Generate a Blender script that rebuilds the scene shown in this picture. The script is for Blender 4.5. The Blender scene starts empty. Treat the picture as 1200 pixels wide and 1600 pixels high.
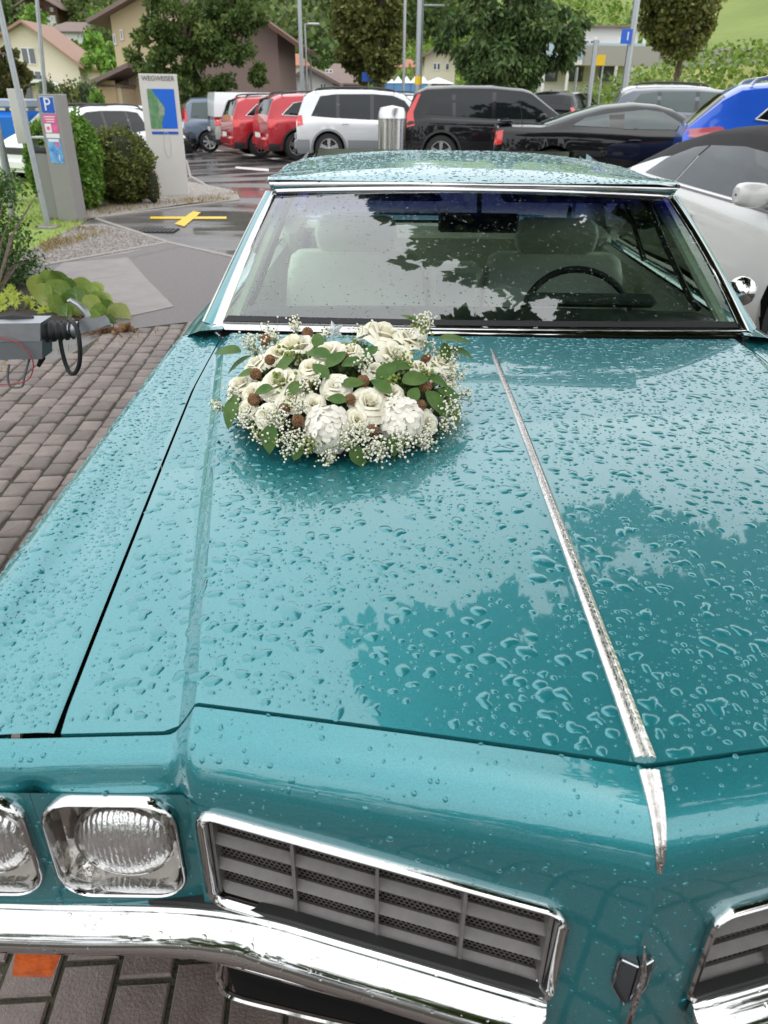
import bpy, math, random
import numpy as np
from mathutils import Vector, Matrix
random.seed(7); RNG = np.random.default_rng(11)
PI = math.pi
scene = bpy.context.scene
COL = scene.collection
# ------------------------------------------------------------------ camera
CAM_POS = (-.275, 0, 1.55); PITCH = math.radians(28.8); ROLL = math.radians(.7); FPX = 1180.
cd = bpy.data.cameras.new('camera'); cam = bpy.data.objects.new('camera', cd); COL.objects.link(cam)
cd.sensor_fit = 'VERTICAL'; cd.sensor_height = 36; cd.lens = FPX / 1600 * 36
cd.clip_start = .05; cd.clip_end = 3000
CAM_R = (Matrix.Rotation(PI/2 - PITCH, 3, 'X') @ Matrix.Rotation(ROLL, 3, 'Z'))
cam.matrix_world = Matrix.Translation(CAM_POS) @ CAM_R.to_4x4()
cd.dof.use_dof = True; cd.dof.focus_distance = 1.55; cd.dof.aperture_fstop = 9.0
scene.camera = cam
# ------------------------------------------------------------------ world: overcast daylight
W = bpy.data.worlds.new('World'); scene.world = W; W.use_nodes = True
nt = W.node_tree; nt.nodes.clear()
def wn(t, **k):
    n = nt.nodes.new(t)
    for a, b in k.items(): setattr(n, a, b)
    return n
SUN_EL, SUN_AZ = math.radians(70), math.radians(150)
out = wn('ShaderNodeOutputWorld'); bg = wn('ShaderNodeBackground')
sky = wn('ShaderNodeTexSky', sky_type='NISHITA', sun_disc=False, sun_elevation=SUN_EL, sun_rotation=SUN_AZ, dust_density=4., air_density=1.)
hs = wn('ShaderNodeHueSaturation'); hs.inputs['Saturation'].default_value = .22; hs.inputs['Value'].default_value = 1.0
tc = wn('ShaderNodeTexCoord'); ns = wn('ShaderNodeTexNoise'); ns.inputs['Scale'].default_value = 2.2; ns.inputs['Detail'].default_value = 5
mp = wn('ShaderNodeMapping'); mp.inputs['Scale'].default_value = (1, 1, 2.6)
cr = wn('ShaderNodeValToRGB'); cr.color_ramp.elements[0].position = .3; cr.color_ramp.elements[0].color = (8.3, 8.9, 9.7, 1)
cr.color_ramp.elements[1].position = .75; cr.color_ramp.elements[1].color = (13.3, 13.7, 14.0, 1)
mx = wn('ShaderNodeMix', data_type='RGBA'); mx.inputs['Factor'].default_value = .72
nt.links.new(sky.outputs[0], hs.inputs['Color']); nt.links.new(hs.outputs[0], mx.inputs['A'])
nt.links.new(tc.outputs['Generated'], mp.inputs[0]); nt.links.new(mp.outputs[0], ns.inputs['Vector'])
nt.links.new(ns.outputs['Fac'], cr.inputs[0]); nt.links.new(cr.outputs[0], mx.inputs['B'])
nt.links.new(mx.outputs['Result'], bg.inputs['Color']); bg.inputs['Strength'].default_value = .105
nt.links.new(bg.outputs[0], out.inputs[0])
sd = bpy.data.lights.new('sun', 'SUN'); sun = bpy.data.objects.new('sun', sd); COL.objects.link(sun)
sd.energy = .7; sd.angle = math.radians(165); sd.color = (1, .96, .9)
dv = Vector((math.cos(SUN_EL)*math.sin(SUN_AZ), math.cos(SUN_EL)*math.cos(SUN_AZ), math.sin(SUN_EL)))
sun.rotation_euler = dv.to_track_quat('Z', 'Y').to_euler(); sun.location = (0, 0, 30)
vs = scene.view_settings; vs.view_transform = 'Standard'; vs.look = 'None'; vs.gamma = 1; vs.use_curve_mapping = False; vs.exposure = 0.7
scene.render.engine = 'CYCLES'; cy = scene.cycles
cy.use_denoising = True; cy.max_bounces = 10; cy.transparent_max_bounces = 24; cy.diffuse_bounces = 3; cy.glossy_bounces = 5; cy.transmission_bounces = 6
cy.caustics_reflective = False; cy.caustics_refractive = False; cy.sample_clamp_indirect = 8
# ------------------------------------------------------------------ pixel of the photograph -> point of the place
_Cv = Vector(CAM_POS)
def at(px, py, x=None, y=None, z=None):
    d = CAM_R @ Vector(((px-600)/FPX, -(py-800)/FPX, -1.))
    t = (x-_Cv.x)/d.x if x is not None else (y-_Cv.y)/d.y if y is not None else ((z or 0)-_Cv.z)/d.z
    return _Cv + d*t
def sstep(a, b, x): t = min(1, max(0, (x-a)/(b-a))); return t*t*(3-2*t)
def gz(x, y): return .002*max(0., y-8)+(.034*max(0., min(x, 9.))*sstep(7, 12, y) if x > 0 else .055*max(x, -9.)*sstep(12, 22, y))
def gnd(px, py, up=0.):
    z = 0.
    for _ in range(60):
        p = at(px, py, z=z); z = .5*z + .5*gz(p.x, p.y)
    return Vector((p.x, p.y, gz(p.x, p.y)+up))
def proj(P):
    P = np.asarray(P, float); R = np.array(CAM_R); q = (P-np.array(CAM_POS)) @ R
    return 600+FPX*q[..., 0]/-q[..., 2], 800-FPX*q[..., 1]/-q[..., 2], -q[..., 2]
# ------------------------------------------------------------------ materials
MATS = {}
def mat(name, col=(.5, .5, .5), rough=.5, metal=0., coat=0., coat_rough=.03, spec=.5, noise=None, bump=None, trans=0., ior=1.5, emit=None, alpha=1., sheen=0., island=0., coords='Object', sub=0.):
    """noise=(scale, amount, colour2), bump=(scale, strength, distance), island = brightness variation from piece to piece"""
    if name in MATS: return MATS[name]
    m = bpy.data.materials.new(name); m.use_nodes = True; MATS[name] = m
    t = m.node_tree; N = t.nodes; L = t.links; b = N['Principled BSDF']
    b.inputs['Base Color'].default_value = (*col, 1); b.inputs['Roughness'].default_value = rough; b.inputs['Metallic'].default_value = metal
    b.inputs['Coat Weight'].default_value = coat; b.inputs['Coat Roughness'].default_value = coat_rough; b.inputs['Specular IOR Level'].default_value = spec
    b.inputs['Transmission Weight'].default_value = trans; b.inputs['IOR'].default_value = ior; b.inputs['Alpha'].default_value = alpha
    b.inputs['Sheen Weight'].default_value = sheen; b.inputs['Subsurface Weight'].default_value = sub
    if emit: b.inputs['Emission Color'].default_value = (*emit[0], 1); b.inputs['Emission Strength'].default_value = emit[1]
    tcn = N.new('ShaderNodeTexCoord'); cur = None
    if noise:
        n = N.new('ShaderNodeTexNoise'); n.inputs['Scale'].default_value = noise[0]; n.inputs['Detail'].default_value = 6; n.inputs['Roughness'].default_value = .65
        L.new(tcn.outputs[coords], n.inputs['Vector'])
        r = N.new('ShaderNodeMapRange'); r.inputs[1].default_value = .32; r.inputs[2].default_value = .68; r.inputs[3].default_value = 0; r.inputs[4].default_value = noise[1]
        L.new(n.outputs['Fac'], r.inputs[0])
        x = N.new('ShaderNodeMix'); x.data_type = 'RGBA'; x.inputs['A'].default_value = (*col, 1); x.inputs['B'].default_value = (*noise[2], 1)
        L.new(r.outputs[0], x.inputs['Factor']); L.new(x.outputs['Result'], b.inputs['Base Color']); cur = x.outputs['Result']
    if island:
        g = N.new('ShaderNodeNewGeometry'); h = N.new('ShaderNodeHueSaturation')
        r = N.new('ShaderNodeMapRange'); r.inputs[3].default_value = 1-island; r.inputs[4].default_value = 1+island
        L.new(g.outputs['Random Per Island'], r.inputs[0]); L.new(r.outputs[0], h.inputs['Value'])
        r2 = N.new('ShaderNodeMapRange'); r2.inputs[3].default_value = .5-.04*island; r2.inputs[4].default_value = .5+.04*island
        w = N.new('ShaderNodeTexWhiteNoise'); w.noise_dimensions = '1D'; L.new(g.outputs['Random Per Island'], w.inputs['W']); L.new(w.outputs['Value'], r2.inputs[0]); L.new(r2.outputs[0], h.inputs['Hue'])
        if cur: L.new(cur, h.inputs['Color'])
        else: h.inputs['Color'].default_value = (*col, 1)
        L.new(h.outputs[0], b.inputs['Base Color'])
    if bump:
        n = N.new('ShaderNodeTexNoise'); n.inputs['Scale'].default_value = bump[0]; n.inputs['Detail'].default_value = 4
        L.new(tcn.outputs[coords], n.inputs['Vector'])
        bm = N.new('ShaderNodeBump'); bm.inputs['Strength'].default_value = bump[1]; bm.inputs['Distance'].default_value = bump[2]
        L.new(n.outputs['Fac'], bm.inputs['Height']); L.new(bm.outputs[0], b.inputs['Normal'])
    return m
def leafmat(name, col, col2, island=.35, rough=.55, translucent=.3, scale=1.2):
    if name in MATS: return MATS[name]
    m = mat(name, col, rough, noise=(scale, 1., col2), island=island, spec=.3)
    t = m.node_tree; b = t.nodes['Principled BSDF']; o = t.nodes['Material Output']
    tr = t.nodes.new('ShaderNodeBsdfTranslucent'); mix = t.nodes.new('ShaderNodeMixShader'); mix.inputs[0].default_value = translucent
    src = b.inputs['Base Color'].links[0].from_socket; t.links.new(src, tr.inputs['Color'])
    t.links.new(b.outputs[0], mix.inputs[1]); t.links.new(tr.outputs[0], mix.inputs[2]); t.links.new(mix.outputs[0], o.inputs[0])
    return m
TEAL = (.022, .228, .255)
def paint_mat(name, col, metal=.55, rough=.38, flake=True):
    m = mat(name, col, rough, metal=metal, coat=1., coat_rough=.025); m.node_tree.nodes['Principled BSDF'].inputs['Coat IOR'].default_value = 1.7 if 'teal' in name else 1.45
    if flake:
        t = m.node_tree; N = t.nodes; L = t.links; b = N['Principled BSDF']
        tcn = N.new('ShaderNodeTexCoord'); v = N.new('ShaderNodeTexNoise'); v.inputs['Scale'].default_value = 900; v.inputs['Detail'].default_value = 1
        L.new(tcn.outputs['Object'], v.inputs['Vector'])
        r = N.new('ShaderNodeMapRange'); r.inputs[1].default_value = .35; r.inputs[2].default_value = .65; r.inputs[3].default_value = .82; r.inputs[4].default_value = 1.22; L.new(v.outputs['Fac'], r.inputs[0])
        h = N.new('ShaderNodeHueSaturation'); h.inputs['Color'].default_value = (*col, 1); L.new(r.outputs[0], h.inputs['Value']); L.new(h.outputs[0], b.inputs['Base Color'])
        n2 = N.new('ShaderNodeTexNoise'); n2.inputs['Scale'].default_value = 9; n2.inputs['Detail'].default_value = 3; L.new(tcn.outputs['Object'], n2.inputs['Vector'])
        bm = N.new('ShaderNodeBump'); bm.inputs['Strength'].default_value = .05; bm.inputs['Distance'].default_value = .003; L.new(n2.outputs['Fac'], bm.inputs['Height']); L.new(bm.outputs[0], b.inputs['Coat Normal'])
    return m
TEALM = paint_mat('teal_metallic_paint', TEAL)
CHROME = mat('chrome', (.60, .595, .59), .06, metal=1., bump=(14, .12, .002))
CHROME2 = mat('pitted_chrome', (.80, .78, .76), .10, metal=1., bump=(130, .5, .002), noise=(170, .7, (.36, .33, .30)))
BLACK = mat('black_rubber', (.012, .012, .013), .6)
DARK = mat('dark_void', (.008, .008, .008), .9)
GREYPL = mat('grey_grille_plastic', (.175, .163, .155), .42, noise=(60, .6, (.11, .10, .095)))
CREAM = mat('cream_vinyl', (.70, .72, .60), .5, noise=(6, .5, (.60, .62, .52)))
DASH = mat('dark_dash_vinyl', (.025, .03, .03), .55, bump=(200, .3, .001))
ASPH = (.05, .05, .052)
# ------------------------------------------------------------------ objects
ORG = {}
def tag(o, label=None, cat=None, group=None, kind=None):
    if label: o['label'] = label
    if cat: o['category'] = cat
    if group: o['group'] = group
    if kind: o['kind'] = kind
    return o
def thing(name, label, cat, loc=(0, 0, 0), rz=0., group=None, local=False):
    o = bpy.data.objects.new(name, None); COL.objects.link(o); o.location = loc; o.rotation_euler.z = rz; o.empty_display_size = .1
    ORG[o.name] = Vector((0, 0, 0)) if local else Vector(loc)
    return tag(o, label, cat, group)
def mesh(name, V, F, mats, fm=None, smooth=True, angle=35):
    me = bpy.data.meshes.new(name); me.from_pydata([tuple(v) for v in V], [], F)
    for m in (mats if isinstance(mats, (list, tuple)) else [mats]): me.materials.append(m)
    if fm is not None: me.polygons.foreach_set('material_index', fm)
    if smooth: me.shade_smooth(); me.set_sharp_from_angle(angle=math.radians(angle))
    me.update(); return me
def npmesh(name, V, F, mats, smooth=False, fm=None):
    """fast: V (n,3) array, F (m,k) array with one k"""
    V = np.asarray(V, np.float32); F = np.asarray(F, np.int32); k = F.shape[1]
    me = bpy.data.meshes.new(name); me.vertices.add(len(V)); me.vertices.foreach_set('co', V.ravel())
    me.loops.add(F.size); me.loops.foreach_set('vertex_index', F.ravel()); me.polygons.add(len(F))
    me.polygons.foreach_set('loop_start', np.arange(0, F.size, k, dtype=np.int32))
    for m in (mats if isinstance(mats, (list, tuple)) else [mats]): me.materials.append(m)
    if fm is not None: me.polygons.foreach_set('material_index', np.asarray(fm, np.int32))
    me.polygons.foreach_set('use_smooth', np.full(len(F), smooth)); me.update(calc_edges=True); return me
def link(name, me, parent=None, loc=None, rot=None):
    o = bpy.data.objects.new(name, me); COL.objects.link(o)
    if loc is not None: o.location = loc
    if rot is not None: o.rotation_euler = rot
    if parent is not None: o.parent = parent; ORG[o.name] = ORG[parent.name]
    return o
def obj(name, V, F, mats, parent=None, **k):
    og = ORG[parent.name] if parent is not None else Vector((0, 0, 0))
    V = [(v[0]-og.x, v[1]-og.y, v[2]-og.z) for v in V]
    o = link(name, mesh(name, V, F, mats, **k), parent)
    if parent is None: ORG[o.name] = Vector((0, 0, 0))
    return o
class MB:
    def __init__(s): s.V = []; s.F = []; s.M = []
    def add(s, V, F, m=0):
        n = len(s.V); s.V += [tuple(v) for v in V]; s.F += [tuple(i+n for i in f) for f in F]; s.M += [m]*len(F); return s
    def box(s, c, d, rz=0., m=0, bev=0.):
        hx, hy, hz = d[0]/2, d[1]/2, d[2]/2; ca, sa = math.cos(rz), math.sin(rz)
        b = min(bev, hx*.9, hy*.9, hz*.9)
        if b > 0:
            rings = []
            for z, ins in ((-hz, b), (-hz+b, 0), (hz-b, 0), (hz, b)):
                X, Y = hx-ins, hy-ins; e = b if ins == 0 else b*.5
                rings.append([(X-e, -Y), (X, -Y+e), (X, Y-e), (X-e, Y), (-X+e, Y), (-X, Y-e), (-X, -Y+e), (-X+e, -Y)]); rings[-1] = [(x, y, z) for x, y in rings[-1]]
            V = [(c[0]+x*ca-y*sa, c[1]+x*sa+y*ca, c[2]+z) for r in rings for x, y, z in r]
            F = [tuple(range(7, -1, -1)), tuple(range(24, 32))]
            for k in range(3):
                for i in range(8): j = (i+1) % 8; F.append((k*8+i, k*8+j, k*8+8+j, k*8+8+i))
            return s.add(V, F, m)
        V = [(c[0]+x*ca-y*sa, c[1]+x*sa+y*ca, c[2]+z) for z in (-hz, hz) for x, y in ((-hx, -hy), (hx, -hy), (hx, hy), (-hx, hy))]
        return s.add(V, [(3, 2, 1, 0), (4, 5, 6, 7), (0, 1, 5, 4), (1, 2, 6, 5), (2, 3, 7, 6), (3, 0, 4, 7)], m)
    def loft(s, rows, closed=False, cap=False, m=0):
        n = len(rows[0]); V = [p for r in rows for p in r]; F = []
        for a in range(len(rows)-1):
            for b in range(n if closed else n-1):
                c = (b+1) % n; F.append((a*n+b, a*n+c, (a+1)*n+c, (a+1)*n+b))
        if cap: F.append(tuple(range(n-1, -1, -1))); F.append(tuple((len(rows)-1)*n+i for i in range(n)))
        return s.add(V, F, m)
    def tube(s, P, r, seg=8, m=0, cap=True, flat=1.):
        P = [Vector(p) for p in P]; rr = r if isinstance(r, (list, tuple)) else [r]*len(P); rows = []; prev = None
        for i, p in enumerate(P):
            t = (P[min(i+1, len(P)-1)]-P[max(i-1, 0)]); t = t.normalized() if t.length > 1e-9 else Vector((0, 0, 1))
            if prev is None: u = t.orthogonal().normalized()
            else: u = (prev-t*prev.dot(t)).normalized()
            prev = u; w = t.cross(u)
            rows.append([p+(u*math.cos(a)+w*math.sin(a)*flat)*rr[i] for a in [2*PI*k/seg for k in range(seg)]])
        return s.loft(rows, closed=True, cap=cap, m=m)
    def prism(s, poly, depth, frame=None, m=0):
        """poly of 2D points, extruded by depth; frame=(origin,u,v,n)"""
        o, u, v, n = frame or (Vector((0, 0, 0)), Vector((1, 0, 0)), Vector((0, 1, 0)), Vector((0, 0, 1)))
        k = len(poly); V = [o+u*a+v*b for a, b in poly]+[o+u*a+v*b+n*depth for a, b in poly]
        F = [tuple(range(k-1, -1, -1)), tuple(range(k, 2*k))]+[(i, (i+1) % k, k+(i+1) % k, k+i) for i in range(k)]
        return s.add(V, F, m)
    def lathe(s, prof, c=(0, 0, 0), axis='z', seg=20, m=0):
        rows = []
        for r, h in prof:
            row = []
            for k in range(seg):
                a = 2*PI*k/seg; x, y = r*math.cos(a), r*math.sin(a)
                row.append((c[0]+x, c[1]+y, c[2]+h) if axis == 'z' else (c[0]+x, c[1]+h, c[2]+y) if axis == 'y' else (c[0]+h, c[1]+x, c[2]+y))
            rows.append(row)
        return s.loft(rows, closed=True, m=m)
    def build(s, name, mats, parent=None, **k):
        return obj(name, s.V, s.F, mats, parent, fm=s.M if isinstance(mats, (list, tuple)) else None, **k)
def cr_spline(P, n):
    """Catmull-Rom through the points, n samples in all"""
    P = [Vector(p) for p in P]; out = []; m = len(P)-1
    for i in range(n):
        t = i/(n-1)*m; k = min(int(t), m-1); f = t-k
        p0, p1, p2, p3 = P[max(k-1, 0)], P[k], P[k+1], P[min(k+2, m)]
        out.append(.5*((2*p1)+(p2-p0)*f+(2*p0-5*p1+4*p2-p3)*f*f+(3*p1-p0-3*p2+p3)*f**3))
    return out
def lerp(a, b, t): return a+(b-a)*t
def interp(x, X, Y): return float(np.interp(x, X, Y))
def rrect(w, h, r, n=5, cx=0, cz=0):
    P = []
    for qx, qz, a0 in ((1, 1, 0), (-1, 1, 90), (-1, -1, 180), (1, -1, 270)):
        for k in range(n+1):
            a = math.radians(a0+90*k/n); P.append((cx+qx*(w/2-r)+r*math.cos(a), cz+qz*(h/2-r)+r*math.sin(a)))
    return P
def text(s, size, loc, rot, m, parent, name='lettering', ext=.001, align='CENTER', xs=1.):
    c = bpy.data.curves.new(name, 'FONT'); c.body = s; c.size = size; c.extrude = ext; c.align_x = align; c.align_y = 'CENTER'; c.materials.append(m); c.resolution_u = 3
    q = bpy.data.objects.new(name, c); me = bpy.data.meshes.new_from_object(q); bpy.data.objects.remove(q); o = bpy.data.objects.new(name, me); COL.objects.link(o); og = ORG[parent.name]
    o.parent = parent; o.location = Vector(loc)-og; o.rotation_euler = rot; o.scale.x = xs; ORG[o.name] = og; return o
# ================================================================== the teal vintage coupe
CAR = thing('vintage_coupe', 'large teal metallic two-door classic car beaded with rain, filling the foreground', 'car', (0, 2.9, 0))
def zr(y): return .9755-.0265*max(0., (2.12-y)/1.56)**2.2
def hc(y): return interp(y, [.5, .64, .93, 1.24, 1.98, 2.2], [.47, .487, .535, .585, .708, .72])
def hg(y): return interp(y, [.6, .636, 1.04, 1.70, 2.17], [.652, .657, .685, .733, .746])
def hstep(y): return interp(y, [.6, .8, 1.3, 2.1], [.037, .033, .025, .013])
def hood_z(x, y):
    ax = abs(x); c = hc(y); g = hg(y); w = min(.030, (g-c)*.8)
    if ax <= c: u = ax/c; return zr(y)-.010*u-.008*u*u
    z = zr(y)-.018
    t = min(1, (ax-c)/w); z -= hstep(y)*(1-(1-t)**1.35 if t < 1 else 1)
    if ax > c+w: z -= .05*(ax-c-w)
    return z
def hood_front(x):
    ax = abs(x); return .560+.097*min(ax, .487)/.487 if ax < .487 else lerp(.657, .6485, sstep(.487, .53, ax))
def skirt(mb, loop, d, m=0):
    n = len(loop); mb.add(list(loop)+[(p[0], p[1], p[2]-d) for p in loop], [(i, (i+1) % n, n+(i+1) % n, n+i) for i in range(n)], m)
NA, NB, NC, NY = 26, 7, 8, 60
def hood_xs(y):
    c = hc(y); g = hg(y)-.0014; w = min(.030, (g-c)*.8)
    xs = [c*(i/NA) for i in range(NA)]+[c+w*i/NB for i in range(NB)]+[c+w+(g-c-w)*i/NC for i in range(NC+1)]
    return [-v for v in xs[:0:-1]]+xs
def hood_rear(x): return 2.055+.075*(abs(x)/.76)**2
rows = []
for j in range(NY+1):
    t = j/NY; t = t**1.15
    ref = hood_xs(lerp(.6, 2.1, t)); row = []
    for x in ref:
        y = lerp(hood_front(x), hood_rear(x), t); row.append((x, y, hood_z(x, y)))
    rows.append(row)
hm = MB().loft(rows)
hl = rows[0]+[r[-1] for r in rows[1:]]+rows[-1][-2::-1]+[r[0] for r in rows[-2:0:-1]]
skirt(hm, hl, .02)
hood = hm.build('hood', TEALM, CAR, angle=19)
# sheet coloured black for the shade under the hood, seen through the shut lines
u = MB(); u.box((0, 1.35, .84), (1.44, 1.42, .02)); u.build('shut_line_shade', DARK, CAR)
# ---- fenders, doors and quarters: one side section swept along y
def side_prof(y, s):
    """list of (x,z) from the hood gap outwards and down the side"""
    g = hg(min(y, 2.17))+.0014; zi = hood_z(g-.003, min(y, 2.1))
    if y > 2.12: k = sstep(2.12, 2.3, y); g = lerp(g, .80, k); zi = lerp(zi, .945, k)
    ins = lerp(0, .03, sstep(1.2, 2.2, y))  # shoulder line drifts with y
    nose = sstep(.75, .60, y)*.02
    pts = [(g, zi), (g+.02, zi+.001), (.775+ins*.6, zi-.003-.003*(1-sstep(1, 2, y))), (.815+ins*.4, zi+.004), (.845+ins*.3, zi+.002), (.868+ins*.2, zi-.014), (.893, zi-.045), (.925, zi-.10), (.955, .76), (.972, .66), (.975, .55), (.962, .44), (.94, .34), (.93, .27)]
    k = sstep(2.12, 2.3, y)
    if k > 0:
        q = [(.80, zi), (.805, zi+.001), (.815, zi+.002), (.83, zi+.001), (.855, zi-.004), (.88, zi-.016), (.90, zi-.045), (.93, zi-.10), (.955, .76), (.972, .66), (.975, .55), (.962, .44), (.94, .34), (.93, .27)]
        pts = [(lerp(a[0], b[0], k), lerp(a[1], b[1], k)) for a, b in zip(pts, q)]
    return [(s*(x-nose*(i > 3)), z) for i, (x, z) in enumerate(pts)]
ARCH = ((1.28, .37), (4.38, .37))
def side_panel(name, y0, y1, s, n, tail=None):
    rows = []
    for j in range(n+1):
        y = lerp(y0, y1, j/n); pr = side_prof(y, s); sp = cr_spline([(x, 0, z) for x, z in pr], 40); row = []
        zb = 0
        for ya, r in ARCH:
            if abs(y-ya) < r: zb = max(zb, .34+math.sqrt(r*r-(y-ya)**2)-.0)
        sc = 1.
        if tail: k = sstep(tail, y1, y); sc = 1-.06*k*k
        dz = -.05*sstep(4.2, 5.5, y)
        for p in sp:
            z = max(p.z, zb) if p.z < zb else p.z
            row.append((p.x*sc, y, z+(dz if p.z > .8 else 0)))
        rows.append(row)
    return MB().loft(rows).build(name, TEALM, CAR, angle=50)
for s in (-1, 1):
    side_panel('fender', .6490, 2.13, s, 70)
    d = side_panel('door', 2.136, 3.42, s, 24)
    MB().box((s*.985, 3.2, .78), (.02, .16, .025), bev=.008).build('handle', CHROME, d)
    side_panel('quarter_panel', 3.426, 5.45, s, 60, tail=4.9)
# ---- nose: full-width roll in front of the hood
def face_y(x): return .478+.225*abs(x) if abs(x) < .49 else .5885+.012*sstep(.49, .53, abs(x))
def grille_top(x): return .793+.098*abs(x)
def grille_bot(x): return .638+.095*abs(x)
LAMPS = [(-.5885, .761, .158, .168), (-.765, .761, .158, .168)]
def brow(x):
    ax = abs(x); v = 0
    for c, _, w, _h in LAMPS: v = max(v, 1-min(1, (abs(ax+c)/(w*.5+.006))**6))
    return v
def nose_prof(x):
    ax = abs(x); y0 = hood_front(x)-.005; z0 = hood_z(min(ax, .70), hood_front(x))-.0015; fy = face_y(x)
    fr = [0, .14, .34, .58, .80, .93, .99, 1.0]; dz = [0, .004, .010, .021, .038, .058, .080, .100]
    a = [(y0+(fy-y0)*f, z0-d) for f, d in zip(fr, dz)]; zt = grille_top(x)+.010
    a[-1] = (fy, min(a[-2][1]-.004, zt) if ax < .47 else a[-1][1]); a.append((fy, zt-.002))
    b_ = brow(x)
    b = [(y0, z0), (.632, z0-.004), (.6235, z0-.009), (.616, z0-.017), (.611, z0-.030), (lerp(.612, .607, b_), z0-.040), (lerp(.613, .6015, b_), z0-.048), (lerp(.612, .600, b_), z0-.054), (lerp(.608, .600, b_), .8475)]
    k = sstep(.480, .525, ax)
    return [(lerp(p[0], q[0], k), lerp(p[1], q[1], k)) for p, q in zip(a, b)]
xs = sorted(set([round(v, 4) for v in list(np.linspace(-.9, .9, 73))+list(np.linspace(-.54, -.46, 17))+list(np.linspace(.46, .54, 17))+list(np.linspace(-.70, -.64, 11))+[-.02, -.01, -.004, .004, .01, .02]]))
rows = []
for x in xs:
    pr = nose_prof(x); sp = cr_spline([(0, y, z) for y, z in pr], 34); k = sstep(.84, .90, abs(x))
    rows.append([(x-math.copysign(.012, x)*k*i/33, p.y+.05*k*i/33, p.z-.02*k) for i, p in enumerate(sp)])
nm = MB().loft(rows); skirt(nm, [r[0] for r in rows]+[(r[0][0], r[0][1], r[0][2]-.001) for r in rows[::-1]], .02)
NOSE = nm.build('nose_panel', TEALM, CAR, angle=60)
# faces round the grilles and the lamps, with rounded openings
def ring(mb, x0, x1, zb, zt, hole, fy, n=6):
    """hole: list of (x,z) from rrect order (+x+z, -x+z, -x-z, +x-z)"""
    q = len(hole)//4; cor = [(x1, zt), (x0, zt), (x0, zb), (x1, zb)]; outp = []
    for k in range(4):
        a, b = hole[k*q], hole[k*q+q-1]; c = cor[k]
        for i in range(q):
            t = i/(q-1)
            if k == 0: p0, p1 = (c[0], a[1]), (b[0], c[1])
            elif k == 1: p0, p1 = (a[0], c[1]), (c[0], b[1])
            elif k == 2: p0, p1 = (c[0], a[1]), (b[0], c[1])
            else: p0, p1 = (a[0], c[1]), (c[0], b[1])
            outp.append((lerp(p0[0], c[0], min(1, 2*t)), lerp(p0[1], c[1], min(1, 2*t))) if t <= .5 else (lerp(c[0], p1[0], 2*t-1), lerp(c[1], p1[1], 2*t-1)))
    res = []
    for t in [i/n for i in range(n+1)]:
        res.append([(lerp(h[0], o_[0], t), lerp(h[1], o_[1], t)) for h, o_ in zip(hole, outp)])
    rows = [[(x, fy(x), z if not callable(zt_fn) else zt_fn(x, z)) for x, z in r] for r in res]
    back = [(x, fy(x)+.05, zt_fn(x, z)) for x, z in res[0]]
    mb.loft([back]+rows, closed=True); return rows
zt_fn = lambda x, z: z
GC = .27975; GW = .405
def gsh(x, z): return z+.0965*(abs(x)-GC)   # the grille openings are sheared: higher outboard
for s in (-1, 1):
    zt_fn = gsh
    mb = MB(); hole = rrect(GW, .158, .022, 6, s*GC, .7425)
    hole = [(x, z) for x, z in hole]
    ring(mb, min(s*.492, 0), max(s*.492, 0), .57, .8285+.0, hole, lambda x: face_y(x))
    mb.build('nose_face', TEALM, CAR, angle=60)
zt_fn = lambda x, z: z
def lamp_face_y(x): return .600
for s in (-1, 1):
    mb = MB()
    for c, zc, w, h in LAMPS:
        cx = -s*c; x0, x1 = cx-.088, cx+.088
        if abs(c) < .6: x0, x1 = (cx-.098, cx+.088) if s > 0 else (cx-.088, cx+.098)
        ring(mb, x0, x1, .64, .8475, rrect(w-.006, h-.006, .034, 6, cx, zc), lamp_face_y)
    mb.box((s*.49, .606, .70), (.012, .012, .17)); mb.build('lamp_face', TEALM, CAR, angle=60)
    mb = MB(); mb.loft([[(s*.853, .600, z) for z in (.8475, .64)], [(s*.88, .61, z) for z in (.84, .64)], [(s*.905, .65, z) for z in (.84, .64)]]); mb.build('front_corner', TEALM, CAR)
# ---- lamp bezels, lamps
LENS = mat('fluted_lamp_glass', (.75, .75, .73), .12, metal=.85, noise=(40, .5, (.35, .34, .33)))
def make_lens():
    m = MATS['fluted_lamp_glass']; t = m.node_tree; N = t.nodes; L = t.links; b = N['Principled BSDF']
    tcn = N.new('ShaderNodeTexCoord'); w = N.new('ShaderNodeTexWave'); w.wave_type = 'BANDS'; w.bands_direction = 'X'; w.inputs['Scale'].default_value = 45; w.inputs['Distortion'].default_value = 2.5; w.inputs['Detail'].default_value = 3; w.inputs['Detail Scale'].default_value = 3
    L.new(tcn.outputs['Object'], w.inputs[0]); bm = N.new('ShaderNodeBump'); bm.inputs['Strength'].default_value = .6; bm.inputs['Distance'].default_value = .002
    L.new(w.outputs['Fac'], bm.inputs['Height']); L.new(bm.outputs[0], b.inputs['Normal']); b.inputs['Coat Weight'].default_value = 1
make_lens()
BEZ = mat('bezel_chrome', (.6, .58, .55), .14, metal=1., bump=(45, .5, .003), noise=(22, .6, (.42, .39, .36)))
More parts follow.
